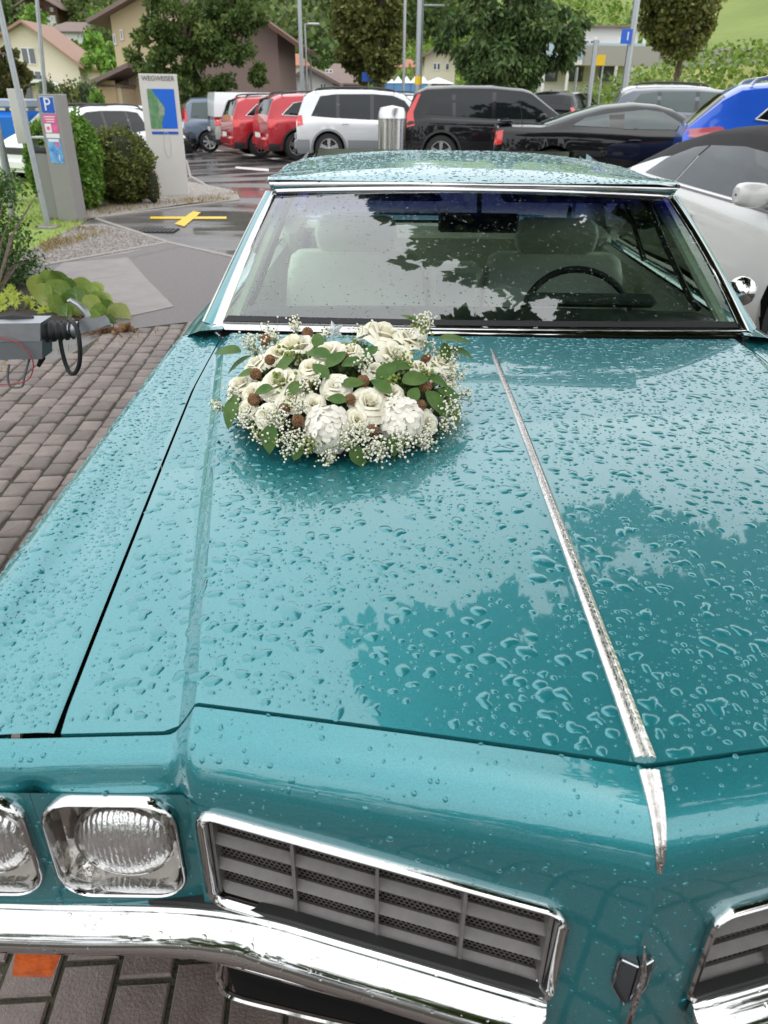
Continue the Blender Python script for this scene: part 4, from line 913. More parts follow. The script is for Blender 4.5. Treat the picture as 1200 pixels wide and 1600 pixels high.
pebbles('gravel', [(GP((-60, 440), (60, 385), (120, 354), (160, 352), (255, 378), (200, 394), (60, 416)), .6), (GP((130, 302), (220, 272), (300, 287), (368, 302), (370, 310), (300, 316), (150, 338)), .4)], 9000, .011, mat('pebble', (.30, .27, .25), .8, island=.45), 'loose pale pebbles of the gravel strips', 4)
# ================================================================== vegetation
def crown(blobs, n, leaf, m, parent, seed, droop=0., name='crown', gap=.3, freq=1.4, aspect=.45, shell=.45, clump=0):
    rg = np.random.default_rng(seed); og = np.array(ORG[parent.name]) if parent is not None else np.zeros(3)
    B = np.array([b[:6] for b in blobs], float); w = np.array([b[3]*b[4]+b[4]*b[5]+b[3]*b[5] for b in blobs]); w /= w.sum()
    k = rg.choice(len(B), int(n*1.8), p=w); d = rg.normal(0, 1, (len(k), 3)); d /= np.linalg.norm(d, axis=1)[:, None]
    rho = shell+(1-shell)*rg.random(len(k))**.6; rho *= 1+.10*np.sin(d[:, 0]*9+k)*np.sin(d[:, 2]*8+k*2)+.08*np.sin(d[:, 1]*17+d[:, 2]*13)
    if clump:
        M = clump*len(B); kb = np.repeat(np.arange(len(B)), clump); dc = rg.normal(0, 1, (M, 3)); dc /= np.linalg.norm(dc, axis=1)[:, None]; C_ = B[kb, :3]+dc*B[kb, 3:6]*(.45+.55*rg.random(M)**.6)[:, None]
        S_ = (B[kb, 3:6].min(1)*rg.uniform(.20, .42, M)); kk = k*clump+rg.integers(0, clump, len(k)); rr = rg.random(len(k))**.5
        P = C_[kk]+d*(S_[kk]*rr)[:, None]*np.array([1.1, 1.1, .8]); d = dc[kk]*.4+d*.6
    else: P = B[k, :3]+d*B[k, 3:6]*rho[:, None]
    f = freq; nz = np.sin(P[:, 0]*f*2.1+1.7*np.sin(P[:, 1]*f*1.3))+np.sin(P[:, 1]*f*2.3+1.9*np.sin(P[:, 2]*f*1.7))+np.sin(P[:, 2]*f*2.7+1.3*np.sin(P[:, 0]*f*1.9))
    ok = nz > -3+gap*4.2*rg.random(len(P))**.7; P = P[ok][:n]; d = d[ok][:n]; n = len(P)
    ax = rg.normal(0, 1, (n, 3))+d*.8; ax[:, 2] -= droop*1.6; ax /= np.linalg.norm(ax, axis=1)[:, None]
    sd_ = np.cross(ax, rg.normal(0, 1, (n, 3))); sd_ /= np.linalg.norm(sd_, axis=1)[:, None]
    L = leaf*rg.uniform(.55, 1.45, n)[:, None]
    V = np.stack([P, P+ax*L*.5+sd_*L*aspect, P+ax*L, P+ax*L*.5-sd_*L*aspect], 1).reshape(-1, 3)-og; F = np.arange(4*n).reshape(-1, 4)
    o = link(name, npmesh(name, V, F, m), parent)
    if parent is None: ORG[o.name] = Vector((0, 0, 0))
    return o
def trunk(parent, base, top, r0, r1, limbs, m, seed=0, name='trunk'):
    rg = random.Random(seed); mb = MB(); base, top = Vector(base), Vector(top)
    P = [base.lerp(top, t)+Vector((rg.uniform(-1, 1), rg.uniform(-1, 1), 0))*r0*.6*(0 < t < 1) for t in (0, .05, .25, .5, .75, 1)]; mb.tube(P, [r0*1.35, r0*1.05, r0*.95, lerp(r0, r1, .5), lerp(r0, r1, .75), r1], 10)
    for a, b in limbs:
        a = Vector(a); b = Vector(b); mb.tube([a, a.lerp(b, .5)+Vector((0, 0, .12*(b-a).length)), b], [r0*.5, r0*.33, r0*.12], 6)
    return mb.build(name, m, parent)
BARK = mat('bark', (.10, .075, .055), .9, noise=(12, .9, (.17, .135, .10)), bump=(30, 1., .03))
def tree(name, label, base, H, tr, blobs, n, leaf, m, seed, droop=0., group=None, bare=None, gap=.3, aspect=.45, shell=.45, freq=1.4, nl=8, clump=16):
    t = thing(name, label, 'tree', base, group=group); b = Vector(base); rg = random.Random(seed)
    lim = []
    for k in range(nl): bl = blobs[rg.randrange(len(blobs))]; lim.append((b+Vector((0, 0, H*rg.uniform(.35, .75))), (bl[0]+rg.uniform(-.6, .6)*bl[3], bl[1]+rg.uniform(-.6, .6)*bl[4], bl[2]+rg.uniform(-.4, .6)*bl[5])))
    trunk(t, b-Vector((0, 0, .1)), b+Vector((0, 0, H*.85)), tr, tr*.35, lim, BARK, seed); crown(blobs, n, leaf, m, t, seed, droop, gap=gap, aspect=aspect, shell=shell, freq=freq, clump=clump); return t
def A3(px, py, Y): return tuple(at(px, py, y=Y))
def blob(px0, px1, py0, py1, Y, ry=None):
    a, b = at(px0, (py0+py1)/2, y=Y), at(px1, (py0+py1)/2, y=Y); t, u_ = at((px0+px1)/2, py0, y=Y), at((px0+px1)/2, py1, y=Y)
    rx, rz = (b.x-a.x)/2, (t.z-u_.z)/2; return ((a.x+b.x)/2, Y, (t.z+u_.z)/2, rx, ry or rx, rz)
def onground(px, Y): p = at(px, 150, y=Y); return (p.x, Y, gz(p.x, Y))
LOC = leafmat('locust_leaf', (.06, .11, .028), (.15, .20, .05), island=.45, scale=.8)
OLV = leafmat('hornbeam_leaf', (.105, .135, .035), (.19, .19, .055), island=.5, scale=1.5)
WIL = leafmat('ash_leaf', (.055, .11, .035), (.14, .20, .065), island=.5, scale=.9)
BOX = leafmat('boxwood_leaf', (.12, .25, .035), (.20, .33, .06), island=.5, scale=4)
BOX2 = leafmat('boxwood_leaf_olive', (.10, .13, .03), (.17, .19, .05), island=.5, scale=4)
AUT = leafmat('russet_leaf', (.10, .075, .03), (.10, .12, .03), island=.5, scale=2)
# trees
tree('locust_tree', 'broad leafy tree behind the tall white signboard', onground(300, 34), 6, .17, [blob(190, 300, 20, 130, 34), blob(255, 370, 0, 105, 34), blob(300, 415, 60, 148, 34), blob(210, 330, -60, 60, 34), blob(300, 410, -60, 70, 34), blob(200, 262, 60, 118, 33.5), blob(270, 330, 90, 158, 33.5)], 32000, .17, LOC, 21, droop=.35, gap=.42, aspect=.28)
tree('hornbeam_tree', 'left of the twin upright olive green trees', onground(572, 52), 9, .16, [blob(517, 590, -60, 80, 52), blob(523, 590, 20, 110, 52), blob(545, 590, 60, 132, 52)], 17000, .20, OLV, 22, gap=.25, clump=45)
tree('hornbeam_tree', 'right of the twin upright olive green trees', onground(594, 50), 9, .16, [blob(560, 628, -60, 90, 50), blob(562, 626, 20, 115, 50), blob(575, 615, 70, 130, 50)], 17000, .20, OLV, 23, gap=.25, clump=45)
tree('ash_tree', 'large drooping dark green tree over the black estate car', onground(792, 33), 6.5, .22, [blob(682, 800, 0, 118, 33), blob(740, 860, 20, 140, 32.5), blob(790, 900, -20, 110, 33), blob(700, 860, -90, 50, 33), blob(850, 915, 0, 105, 33), blob(770, 845, 80, 150, 32.5), blob(715, 780, 60, 130, 33)], 30000, .26, WIL, 24, droop=.9, gap=.45, aspect=.20)
tree('pear_tree', 'clipped egg-shaped tree on the grassy slope at right', onground(1056, 36), 5, .16, [blob(1003, 1110, -70, 60, 36), blob(1010, 1130, -60, 70, 36), blob(1025, 1100, 20, 97, 36)], 20000, .14, OLV, 25, gap=.2, shell=.5, clump=50)
tree('maple_tree', 'russet and green tree at the left edge before the cream house', onground(8, 36), 5, .1, [blob(-60, 30, 65, 165, 36), blob(-20, 45, 80, 150, 36)], 6000, .16, AUT, 26, gap=.5)
tree('plum_tree', 'small purple leaved tree below the white hotel', onground(134, 92), 4, .1, [blob(118, 152, 72, 108, 92)], 1500, .35, leafmat('plum_leaf', (.12, .05, .06), (.16, .09, .08), island=.4), 27)
# tall tree beside and over the coupe, outside the frame: the hood and windshield mirror it
b0 = (5.4, -1.2, 0)
tree('street_tree', 'tall leafy tree spreading over the coupe from the right', b0, 7.5, .2, [(3.4, 1.2, 6.6, 3.0, 3.4, 1.7), (3.0, 4.2, 6.4, 2.7, 2.3, 1.4), (1.7, 2.6, 6.2, 1.75, 2.2, 1.1), (4.4, 6.0, 6.5, 2.6, 1.7, 1.3), (1.5, 4.5, 5.7, 1.4, 1.1, .7), (.75, 5.2, 5.5, 1.2, 1.0, .6), (-.15, 5.3, 5.5, .9, .75, .5), (.4, 4.5, 5.4, .9, .7, .5), (3.8, 7.8, 6.4, 2.2, 1.7, 1.2), (.9, 3.6, 5.8, 1.1, 1.1, .6), (2.2, 6.0, 5.9, 1.6, 1.2, .8), (4.8, -1.5, 6.8, 3.0, 2.8, 1.6), (2.4, -.6, 6.3, 1.9, 1.6, 1.0)], 62000, .19, LOC, 28, gap=.15, aspect=.38, shell=.25, clump=32)
# clipped box bushes
def bush(name, label, px0, px1, py0, py1, Y, n, leaf, m, seed, cat='bush', group=None, shell=.8, ry=None, squash=True):
    b = blob(px0, px1, py0, py1, Y, ry); gd = gz(b[0], Y); zt = b[2]+b[5]; zc = (gd+zt)/2; t = thing(name, label, cat, (b[0], Y, gd), group=group)
    bl = [(b[0], Y, zc, b[3], b[4], (zt-gd)/2), (b[0], Y, gd+(zt-gd)*.35, b[3]*.96, b[4]*.96, (zt-gd)*.35)]
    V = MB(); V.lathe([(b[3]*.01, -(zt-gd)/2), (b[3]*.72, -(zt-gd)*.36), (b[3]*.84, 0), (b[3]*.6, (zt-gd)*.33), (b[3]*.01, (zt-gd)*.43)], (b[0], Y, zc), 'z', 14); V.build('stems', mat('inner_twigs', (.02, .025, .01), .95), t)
    crown(bl, n, leaf, m, t, seed, shell=shell, gap=.15, name='foliage', aspect=.42); return t
bush('box_bush', 'tall bright green clipped bush right behind the parking column', 94, 152, 180, 308, 12.3, 16000, .045, BOX, 31, ry=.55)
bush('box_bush', 'wide green clipped bush left of the parking column', 46, 100, 190, 305, 13.4, 12000, .045, BOX, 33, ry=.5)
bush('box_bush', 'rounded olive bush beside the white signboard', 137, 236, 200, 314, 13.1, 18000, .042, BOX2, 32, ry=.6)
for k, (a, b, c, d, Y, m) in enumerate([(85, 125, 128, 165, 34, BOX2), (110, 160, 122, 168, 42, WIL), (138, 165, 143, 160, 38, BOX), (60, 90, 120, 150, 50, WIL)]): bush('hedge_shrub', ['olive shrub in front of the cream house', 'dark green shrub right of the cream house', 'small bright clipped shrub beside the garage', 'tall thin shrub against the cream house wall'][k], a, b, c, d, Y, 2500, .14, m, 40+k, 'shrub', shell=.4)
# dry plant in front of the signboard foot, climbing near bush
bush('dry_shrub', 'dry yellow tuft beside the signboard foot', 225, 250, 262, 312, 13.0, 500, .03, leafmat('dry_leaf', (.30, .22, .07), (.25, .15, .05), island=.4), 45, 'plant', shell=.3, ry=.12)
# left: feathery shrub, chartreuse plant, big-leaved bergenia
crn = leafmat('feathery_leaf', (.035, .095, .03), (.10, .18, .04), island=.5, scale=6)
t = thing('feathery_shrub', 'feathery dark green shrub at the left edge', 'shrub', gnd(-10, 470)); q = ORG[t.name]
crown([blob(-90, 50, 300, 450, 7.2, .4), blob(-90, 40, 260, 330, 7.3, .35), blob(-60, 68, 380, 450, 7.0, .3)], 7000, .035, crn, t, 46, name='foliage', shell=.2, gap=.55, freq=6, aspect=.3)
mb = MB(); rg_ = random.Random(4)
for k in range(14): e = at(rg_.uniform(-40, 75), rg_.uniform(285, 430), y=7.1); mb.tube([q, q.lerp(e, .5)+Vector((0, 0, .1)), e], [.012, .007, .003], 5)
mb.build('branch', BARK, t)
def rosette(name, label, leaves, m, shape, group=None):
    base = leaves[0][2]; t = thing(name, label, 'plant', base, group=group)
    for (tip, ctr, root, w, L) in leaves: pass
    return t
CHA = leafmat('chartreuse_leaf', (.24, .33, .025), (.36, .42, .06), island=.25, scale=8, rough=.45)
BER = leafmat('bergenia_leaf', (.15, .26, .05), (.26, .36, .09), island=.3, scale=9, rough=.3)
BER3 = leafmat('bergenia_leaf_dark', (.07, .15, .03), (.13, .22, .05), island=.3, scale=9, rough=.3); BER4 = leafmat('bergenia_leaf_light', (.26, .34, .07), (.34, .40, .12), island=.3, scale=9, rough=.3)
BER2 = leafmat('pale_veined_leaf', (.42, .46, .20), (.30, .36, .10), island=.2, scale=12, rough=.35)
prg = random.Random(12)
t = thing('chartreuse_plant', 'yellow-green lobed leaves behind the tow bar', 'plant', gnd(20, 505)); q0 = ORG[t.name]
for k in range(75):
    px, py = prg.uniform(-25, 100), prg.uniform(446, 512); py += max(0, px-60)*.3
    Y = lerp(6.6, 5.6, (py-446)/66); c = at(px, py, y=Y); 
    if c.z < .03: continue
    d = Vector((prg.uniform(-1, 1), prg.uniform(-1, .1), prg.uniform(-.4, .3))).normalized(); n = Vector((prg.uniform(-.6, .6), -1., prg.uniform(.2, 1))).normalized(); s = prg.uniform(.045, .075); V = [c]; F = []
    sdv = d.cross(n).normalized(); n = sdv.cross(d)
    for i in range(15):
        a = -2.5+i*5.0/14; r = s*(1. if i % 2 == 1 else .42)*(1.1-.12*abs(a)); V.append(c+(d*math.cos(a)+sdv*math.sin(a))*r-n*r*r*2.5)
    F = [(0, i, i+1) for i in range(1, 15)]; obj('leaf', V, F, CHA, t, smooth=False)
t = thing('bergenia_plant', 'clump of big round glossy leaves at the path corner', 'plant', gnd(130, 515)); q0 = ORG[t.name]
def round_leaf(c, d, n, s, m, par):
    sdv = d.cross(n).normalized(); n = sdv.cross(d).normalized(); rows = []
    for i in range(6):
        r = i/5; rows.append([c+(d*math.cos(a)*1.12+sdv*math.sin(a))*s*r*(1+.05*math.sin(5*a))+n*s*(.22*r*r-.10*r*r*math.cos(2*a)+.03*math.sin(7*a)*r) for a in np.linspace(-PI, PI, 17)])
    o = MB().loft(rows).build('leaf', m, par, angle=80)
    f = lambda u, v: c+d*u*1.12*s+sdv*v*s+n*s*(.22*(u*u+v*v)-.10*(u*u-v*v)+.012)
    mb = MB(); mb.tube([f(t, 0) for t in (-.95, -.5, 0, .4, .85)], [.0028, .0024, .002, .0014, .0006], 4)
    for k in (-.5, -.1, .3):
        for q in (-1, 1): mb.tube([f(k, 0), f(k+.22, q*.32), f(k+.38, q*.62)], [.0014, .001, .0005], 3)
    mb.build('vein', mat('leaf_vein', (.42, .48, .22), .5), o)
BL = [(78, 443, 20), (98, 436, 19), (70, 460, 16), (92, 458, 20), (113, 452, 17), (132, 447, 19), (137, 462, 20), (120, 468, 17), (150, 456, 14), (155, 470, 15), (108, 474, 16), (145, 478, 17), (165, 472, 14), (172, 484, 16), (187, 492, 19), (160, 490, 16), (176, 505, 15), (60, 446, 16), (150, 500, 16), (168, 512, 13), (133, 490, 16), (120, 486, 15), (104, 490, 14), (140, 510, 14), (88, 476, 15)]
for k, (px, py, r) in enumerate(BL):
    Y = lerp(6.35, 5.75, (py-436)/75); c = at(px, py, y=Y); s = r*Y/1180*1.0; d = Vector((prg.uniform(-.6, .9), prg.uniform(-.6, .2), prg.uniform(.2, .9))).normalized(); n = Vector((prg.uniform(-.4, .4), -1.0, prg.uniform(.2, .7))).normalized()
    round_leaf(c, d, n, s, BER2 if k in (14, 12) else (BER, BER3, BER4)[k % 3], t); MB().tube([c-d*s*.5, (c.x*.8+q0.x*.2, c.y*.8+q0.y*.2+.03, c.z*.5), (lerp(c.x, q0.x, .4), lerp(c.y, q0.y, .4)+.05, .0)], .005, 5).build('stalk', mat('leaf_stalk', (.28, .12, .08), .5), t)
tag(crown([(gnd(150, 522).x, gnd(150, 522).y+.05, .02, .35, .08, .02)], 160, .05, leafmat('fallen_leaf', (.28, .12, .07), (.35, .24, .12), island=.4), None, 60, name='leaf_litter', shell=.1), 'fallen brown leaves along the edge of the bed', None, None, 'stuff')
# trees behind the photographer, which paint and chrome mirror
rg_ = random.Random(77); bl = [(rg_.uniform(-32, 32), rg_.uniform(-22, -15), rg_.uniform(1.5, 5.5), 3.2, 2.5, 2.6) for k in range(44)]
tag(crown(bl, 26000, .42, LOC, None, 78, name='tree_line', shell=.5, gap=.1, clump=8), 'row of trees across the lane behind the viewer', None, None, 'stuff')
# ================================================================== parked vehicles
TINT = mat('car_window_tint', (.008, .011, .012), .03, spec=.45)
LITE = mat('car_window_light', (.055, .08, .075), .03, spec=.6)
TYRE = mat('tyre_rubber', (.018, .018, .018), .75); RIM = mat('alloy_rim', (.55, .55, .56), .25, metal=.9); RIMD = mat('rim_dark', (.03, .03, .03), .4)
BLKG = mat('gloss_black', (.01, .01, .012), .12, coat=.5); RED = mat('tail_lens', (.55, .012, .012), .12, coat=1., emit=((.6, .01, .01), .12)); CLAD = mat('black_cladding', (.03, .03, .032), .5); GREYC = mat('grey_cladding', (.24, .25, .26), .45)
HEADL = mat('clear_lens', (.7, .72, .74), .08, metal=.4, coat=1.); PLATE = mat('number_plate', (.75, .75, .72), .4); ALU = mat('satin_aluminium', (.62, .62, .63), .28, metal=.9)
class Car:
    def __init__(s, **k): s.__dict__.update(dict(W=.90, roofw=.66, clad=None, nose=.16, tail=.10, rails=None, seams=(), trim=None, soft=None, zr=.24)); s.__dict__.update(k)
    def top(s, x): return interp(x, [p[0] for p in s.tl], [p[1] for p in s.tl])
    def belt(s, x): return interp(x, [p[0] for p in s.bl], [p[1] for p in s.bl])
    def plan(s, x): return 1-s.tail*max(0, 1-x/.55)**2-s.nose*max(0, 1-(s.L-x)/.8)**2
    def sec(s, x):
        """half section, rocker to centre line: list of (y,z)"""
        W = s.W*s.plan(x); b = min(s.belt(x), s.top(x)-.02); t = s.top(x); h = max(0, t-b); k = min(1, h/(max(q[1] for q in s.tl)-b+.0001)); rw = lerp(W*.90, s.roofw, k**.8)
        crownz = .05*k+.03*(1-k)
        return [(W*.90, s.zr), (W*.97, s.zr+.10), (W*.995, s.zr+.28), (W, s.zr+.40), (W*.985, b-.09), (W*.955, b-.02), (W*.93, b+.012*k), (lerp(W*.93, rw, .5)+.015*k, b+h*.5), (rw+.02*k, t-.075*k-crownz*(1-k)*.6-.0), (rw-.05, t-.02*k-crownz*.45), (rw*.55, t-crownz*.12), (0, t)]
    def yz(s, x, z):
        P = s.sec(x)[:9]; return interp(z, [p[1] for p in P], [p[0] for p in P])
    def arch(s, x):
        z = 0
        for xw in s.wh:
            r = s.wr+.055
            if abs(x-xw) < r: z = max(z, s.wr+math.sqrt(r*r-(x-xw)**2))
        return z
def make_car(name, label, cat, loc, rz, c, paint, group=None):
    T = thing(name, label, cat, loc, rz, group, local=True); hx = c.L/2; NS = 110
    xs = sorted(set([i*c.L/NS for i in range(NS+1)])); grid = []
    for i, x in enumerate(xs):
        S = c.sec(x); za = c.arch(x); endk = 0
        P = cr_spline([(0, y, z) for y, z in S[:7]], 15)[:-1]+[Vector((0, y, z)) for y, z in S[6:]]
        row = []
        for p in P:
            z = max(p.z, za) if za > c.zr else p.z; y = p.y if z == p.z else max(p.y, c.yz(x, z)-.0); row.append((x-hx, y, z))
        grid.append(row)
    nr = len(grid[0]); full = [[(x, y, z) for x, y, z in r]+[(x, -y, z) for x, y, z in r[-2::-1]] for r in grid]
    mb = MB(); mb.loft(full); n = len(full[0])
    for r, k in ((0, 1), (len(full)-1, 0)):
        f = tuple(r*n+i for i in range(n)); mb.F.append(f if k else f[::-1]); mb.M.append(0)
    if c.soft:
        x0, x1 = c.soft; keep = MB(); st = MB()
        body_f = []; soft_f = []
        for f in mb.F:
            cx = sum(mb.V[i][0] for i in f)/len(f)+hx; cols = [i % n for i in f]; m_ = [min(q, n-1-q) for q in cols]
            (soft_f if len(f) == 4 and min(m_) >= 15 and x0 < cx < x1 else body_f).append(f)
        body = obj('body', mb.V, body_f, paint, T, angle=30); obj('soft_top', mb.V, soft_f, mat('black_canvas', (.022, .020, .022), .85, bump=(400, .4, .001)), T, angle=60)
    else: body = mb.build('body', paint, T, angle=30)
    # dark inner arches and floor
    MB().box((0, 0, c.zr+.14), (c.L*.92, c.W*1.72, .30)).build('underbody', DARK, T)
    sides = (-1, 1)
    def patch(poly, off, s): return [(x-hx, s*(c.yz(x, z)+off), z) for x, z in poly]
    def side_poly(nm, poly, off, m, par, s, th=.0):
        d = []
        for i in range(len(poly)):
            a, b = poly[i], poly[(i+1) % len(poly)]
            for t in (0, .34, .67): d.append((lerp(a[0], b[0], t), lerp(a[1], b[1], t)))
        cx = sum(p[0] for p in d)/len(d); cz = sum(p[1] for p in d)/len(d); V = patch([(cx, cz)]+d, off, s)+patch([(cx+(x-cx)*.55, cz+(z-cz)*.55) for x, z in d], off, s)+patch(d, off-.02, s); k = len(d); F = []
        for i in range(k): j = (i+1) % k; F += [(0, k+1+i, k+1+j), (k+1+i, 1+i, 1+j, k+1+j), (1+i, 2*k+1+i, 2*k+1+j, 1+j)]
        return obj(nm, V, F, m, par, angle=25)
    for s in sides:
        if c.win and not c.soft:
            zt_ = max(z for p in c.win for x, z in p); P0 = sorted([q for p in c.win for q in p], key=lambda q: q[0]); lo = [q for p in c.win for q in p if q[1] < c.belt(q[0])+.16]; hi = [q for p in c.win for q in p if q[1] >= c.belt(q[0])+.16]; lo.sort(key=lambda q: q[0]); hi.sort(key=lambda q: -q[0]); rows = []
            for x in np.linspace(lo[0][0], lo[-1][0], 26):
                hs_ = sorted(hi, key=lambda q: q[0]); X = [lo[0][0]]+[q[0] for q in hs_]+[lo[-1][0]]; Z = [lo[0][1]]+[q[1] for q in hs_]+[lo[-1][1]]; zb_ = interp(x, [q[0] for q in lo], [q[1] for q in lo]); zt = max(zb_, interp(x, X, Z)); rows.append([(x-hx, s*(c.yz(x, z)+.003), z) for z in (zb_, lerp(zb_, zt, .5), zt)])
            if not c.trim: MB().loft(rows).build('pillar_black', BLKG, T)
        for poly in c.win:
            g = side_poly('side_window', poly, .006, c.glass, T, s)
            if c.trim: MB().tube(patch([(x, z) for x, z in poly+[poly[0]]], .008, s), .011, 6).build('window_trim', c.trim, g)
        for poly, m in c.tails: side_poly('tail_lamp', poly, .008, m, T, s)
        for poly in c.heads: side_poly('headlight', poly, .008, HEADL, T, s)
        for seam in c.seams: MB().tube(patch(seam, .001, s), .005, 4).build('door_seam', DARK, T)
        for hx_, hz_ in c.handles: MB().tube(patch([(hx_-.09, hz_), (hx_, hz_+.005), (hx_+.09, hz_)], .025, s), .012, 6).build('handle', c.hm if hasattr(c, 'hm') else paint, T)
        if c.clad:
            rows = []
            for x in xs:
                if any(abs(x-w) < c.wr+.10 for w in c.wh): continue
                rows.append([(x-hx, s*(c.yz(x, z)+.012), z) for z in np.linspace(c.zr-.01, c.cladz, 5)])
            segs = []; cur = [rows[0]]
            for a, b in zip(rows, rows[1:]):
                if b[0][0]-a[0][0] > .1: segs.append(cur); cur = []
                cur.append(b)
            segs.append(cur)
            for sg in segs:
                if len(sg) > 1: MB().loft(sg).build('sill_cladding', c.clad, T)
            for w in c.wh:
                R0 = c.wr+.05; rows = [[(w-hx+r*math.cos(a), s*(c.yz(w+r*math.cos(a), min(c.wr+r*math.sin(a), c.belt(w)-.1))+.014), c.wr+r*math.sin(a)) for r in (R0, R0+.05)] for a in np.linspace(-.25, PI+.25, 18)]; MB().loft(rows).build('arch_trim', c.clad, T)
        if c.rails:
            x0, x1 = c.rails[:2]; P = [Vector((x-hx, s*(c.roofw-.06), c.top(x)+d)) for x, d in ((x0, -.02), (x0+.15, .045), (lerp(x0, x1, .5), .05), (x1-.15, .045), (x1, -.02))]; MB().tube(cr_spline(P, 12), .022, 6).build('roof_rail', c.rails[2], T)
        if c.mir:
            mx_, mz_ = c.mir; y0 = c.yz(mx_, mz_); m_ = MB(); rows = [[(mx_-hx+.085*q*math.copysign(abs(math.cos(a))**.7, math.cos(a)), s*(y0+yy), mz_+.065+.072*q*math.copysign(abs(math.sin(a))**.7, math.sin(a))) for a in np.linspace(0, 2*PI, 15)[:-1]] for yy, q in ((.02, .45), (.04, .8), (.08, 1), (.17, 1.02), (.215, .9), (.235, .6))]
            m_.loft(rows, closed=True, cap=True); m_.tube([(mx_-hx, s*(y0-.03), mz_-.01), (mx_-hx, s*(y0+.08), mz_+.02)], .03, 6); m_.build('wing_mirror', c.mirm if hasattr(c, 'mirm') else paint, T, angle=40)
        for w in c.wh:
            RA = c.wr+.058; yi = s*(c.W-.30); arc = np.linspace(-.35, PI+.35, 22)
            mb = MB(); mb.loft([[(w-hx+RA*math.cos(a), yi, c.wr+RA*math.sin(a)) for a in arc], [(w-hx+RA*math.cos(a), s*(c.yz(w+RA*math.cos(a), min(c.wr+RA*math.sin(a), c.belt(w)-.1))-.012), c.wr+RA*math.sin(a)) for a in arc]])
            mb.add([(w-hx, yi, c.wr)]+[(w-hx+RA*math.cos(a), yi, c.wr+RA*math.sin(a)) for a in arc], [(0, i, i+1) for i in range(1, 22)]); mb.build('arch_liner', DARK, T)
            y0 = s*(c.W-.13); x0 = w-hx; mb = MB(); R = c.wr
            mb.lathe([(R*.64, s*.10), (R*.70, s*.115), (R*.94, s*.105), (R, s*.07), (R, -s*.10), (R*.9, -s*.11)], (x0, y0, R), 'y', 28); wl = mb.build('wheel', TYRE, T, angle=40)
            MB().lathe([(R*.66, s*.105), (R*.62, s*.06), (R*.60, s*.03), (.001, s*.02)], (x0, y0, R), 'y', 24).build('rim_well', RIMD, wl)
            mb = MB(); mb.lathe([(R*.67, s*.100), (R*.67, s*.113), (R*.60, s*.108), (R*.60, s*.09)], (x0, y0, R), 'y', 24); mb.lathe([(R*.16, s*.07), (R*.15, s*.10), (.001, s*.105)], (x0, y0, R), 'y', 12)
            for k in range(c.spk):
                a = 2*PI*k/c.spk+.3; ca, sa = math.cos(a), math.sin(a); w1, w2 = R*c.sw, R*c.sw*.75
                q = [(R*.1, -w2), (R*.62, -w1), (R*.62, w1), (R*.1, w2)]; mb.prism([(u*ca-v*sa, u*sa+v*ca) for u, v in q], .02*s, (Vector((x0, y0+s*.082, R)), Vector((1, 0, 0)), Vector((0, 0, 1)), Vector((0, 1, 0))))
            mb.build('rim', c.rimm if hasattr(c, 'rimm') else RIM, wl, angle=40)
    for nm, (xa, xb), gm in (('windshield', c.ws, c.wsg), ('rear_window', c.rw, c.glass)):
        rows = []
        for i in range(9):
            x = lerp(xa, xb, i/8); S = c.sec(x); pts = [(S[8][0]-.035, S[8][1]+.012), (S[9][0], S[9][1]+.008), (S[10][0], S[10][1]+.006), (0, S[11][1]+.006)]; r = [(x-hx, y, z) for y, z in pts]; rows.append(r+[(a, -b, z) for a, b, z in r[-2::-1]])
        MB().loft(rows).build(nm, gm, T, angle=60)
    # end faces: bumper bars, plate, rear lamp bands
    MB().box((-hx+.0, 0, c.zr+.20), (.16, c.W*1.62, .26), bev=.05).build('rear_bumper', c.bump or paint, T)
    MB().box((hx-.05, 0, c.zr+.17), (.22, c.W*1.5, .26), bev=.06).build('front_bumper', c.bump or paint, T)
    MB().box((-hx-.085, 0, c.plz), (.015, .5, .12)).build('number_plate', PLATE, T)
    if hasattr(c, 'grille'): MB().box((hx+.0, 0, c.grille), (.05, .9, .16), bev=.02).build('grille', CLAD, T)
    return T
suv_tl = lambda L, H, b=.0: [(0, .98), (.04, 1.12+b), (.20, H-.14), (.45, H-.035), (1.1, H), (1.9, H), (2.55, H-.05), (2.75, H-.10), (3.42, 1.13), (3.6, 1.07), (L-.45, .98), (L-.12, .88), (L, .66)]
def suv(L=4.5, H=1.68, **k):
    d = dict(L=L, tl=suv_tl(L, H), bl=[(0, .98), (.6, 1.04), (2.5, .99), (3.5, .97), (L-.4, .86), (L, .6)], win=[[(.38, 1.10), (.62, H-.16), (1.02, H-.11), (1.02, 1.06)], [(1.10, 1.06), (1.10, H-.11), (1.88, H-.10), (1.88, 1.03)], [(1.97, 1.03), (1.97, H-.10), (2.45, H-.13), (2.75, H-.24), (3.12, 1.04), (3.08, 1.02)]],
         ws=(2.80, 3.40), rw=(.05, .26), wh=(.82, 3.55), wr=.34, tails=[([(.02, .80), (.03, 1.04), (.20, 1.05), (.26, .98), (.14, .82)], RED)], heads=[[(L-.42, .72), (L-.5, .84), (L-.2, .80), (L-.16, .72)]], glass=TINT, wsg=LITE, handles=[(1.25, .93), (2.15, .92)], seams=[[(1.06, 1.04), (1.05, .7), (1.18, .40)], [(1.93, 1.02), (1.93, .35)], [(3.15, 1.0), (3.12, .38)], [(1.2, .37), (3.1, .37)]], mir=(3.0, 1.03), spk=5, sw=.12, bump=None, plz=.62)
    d.update(k); return Car(**d)
def loc_of(px, Y, xloc=0., rz=0., dz=0.):
    """put the car so that the point xloc ahead of its middle stands at pixel column px"""
    p = at(px, 235, y=Y); x = p.x-xloc*math.cos(rz); y = Y-xloc*math.sin(rz); return (x, y, gz(x, y)+dz)
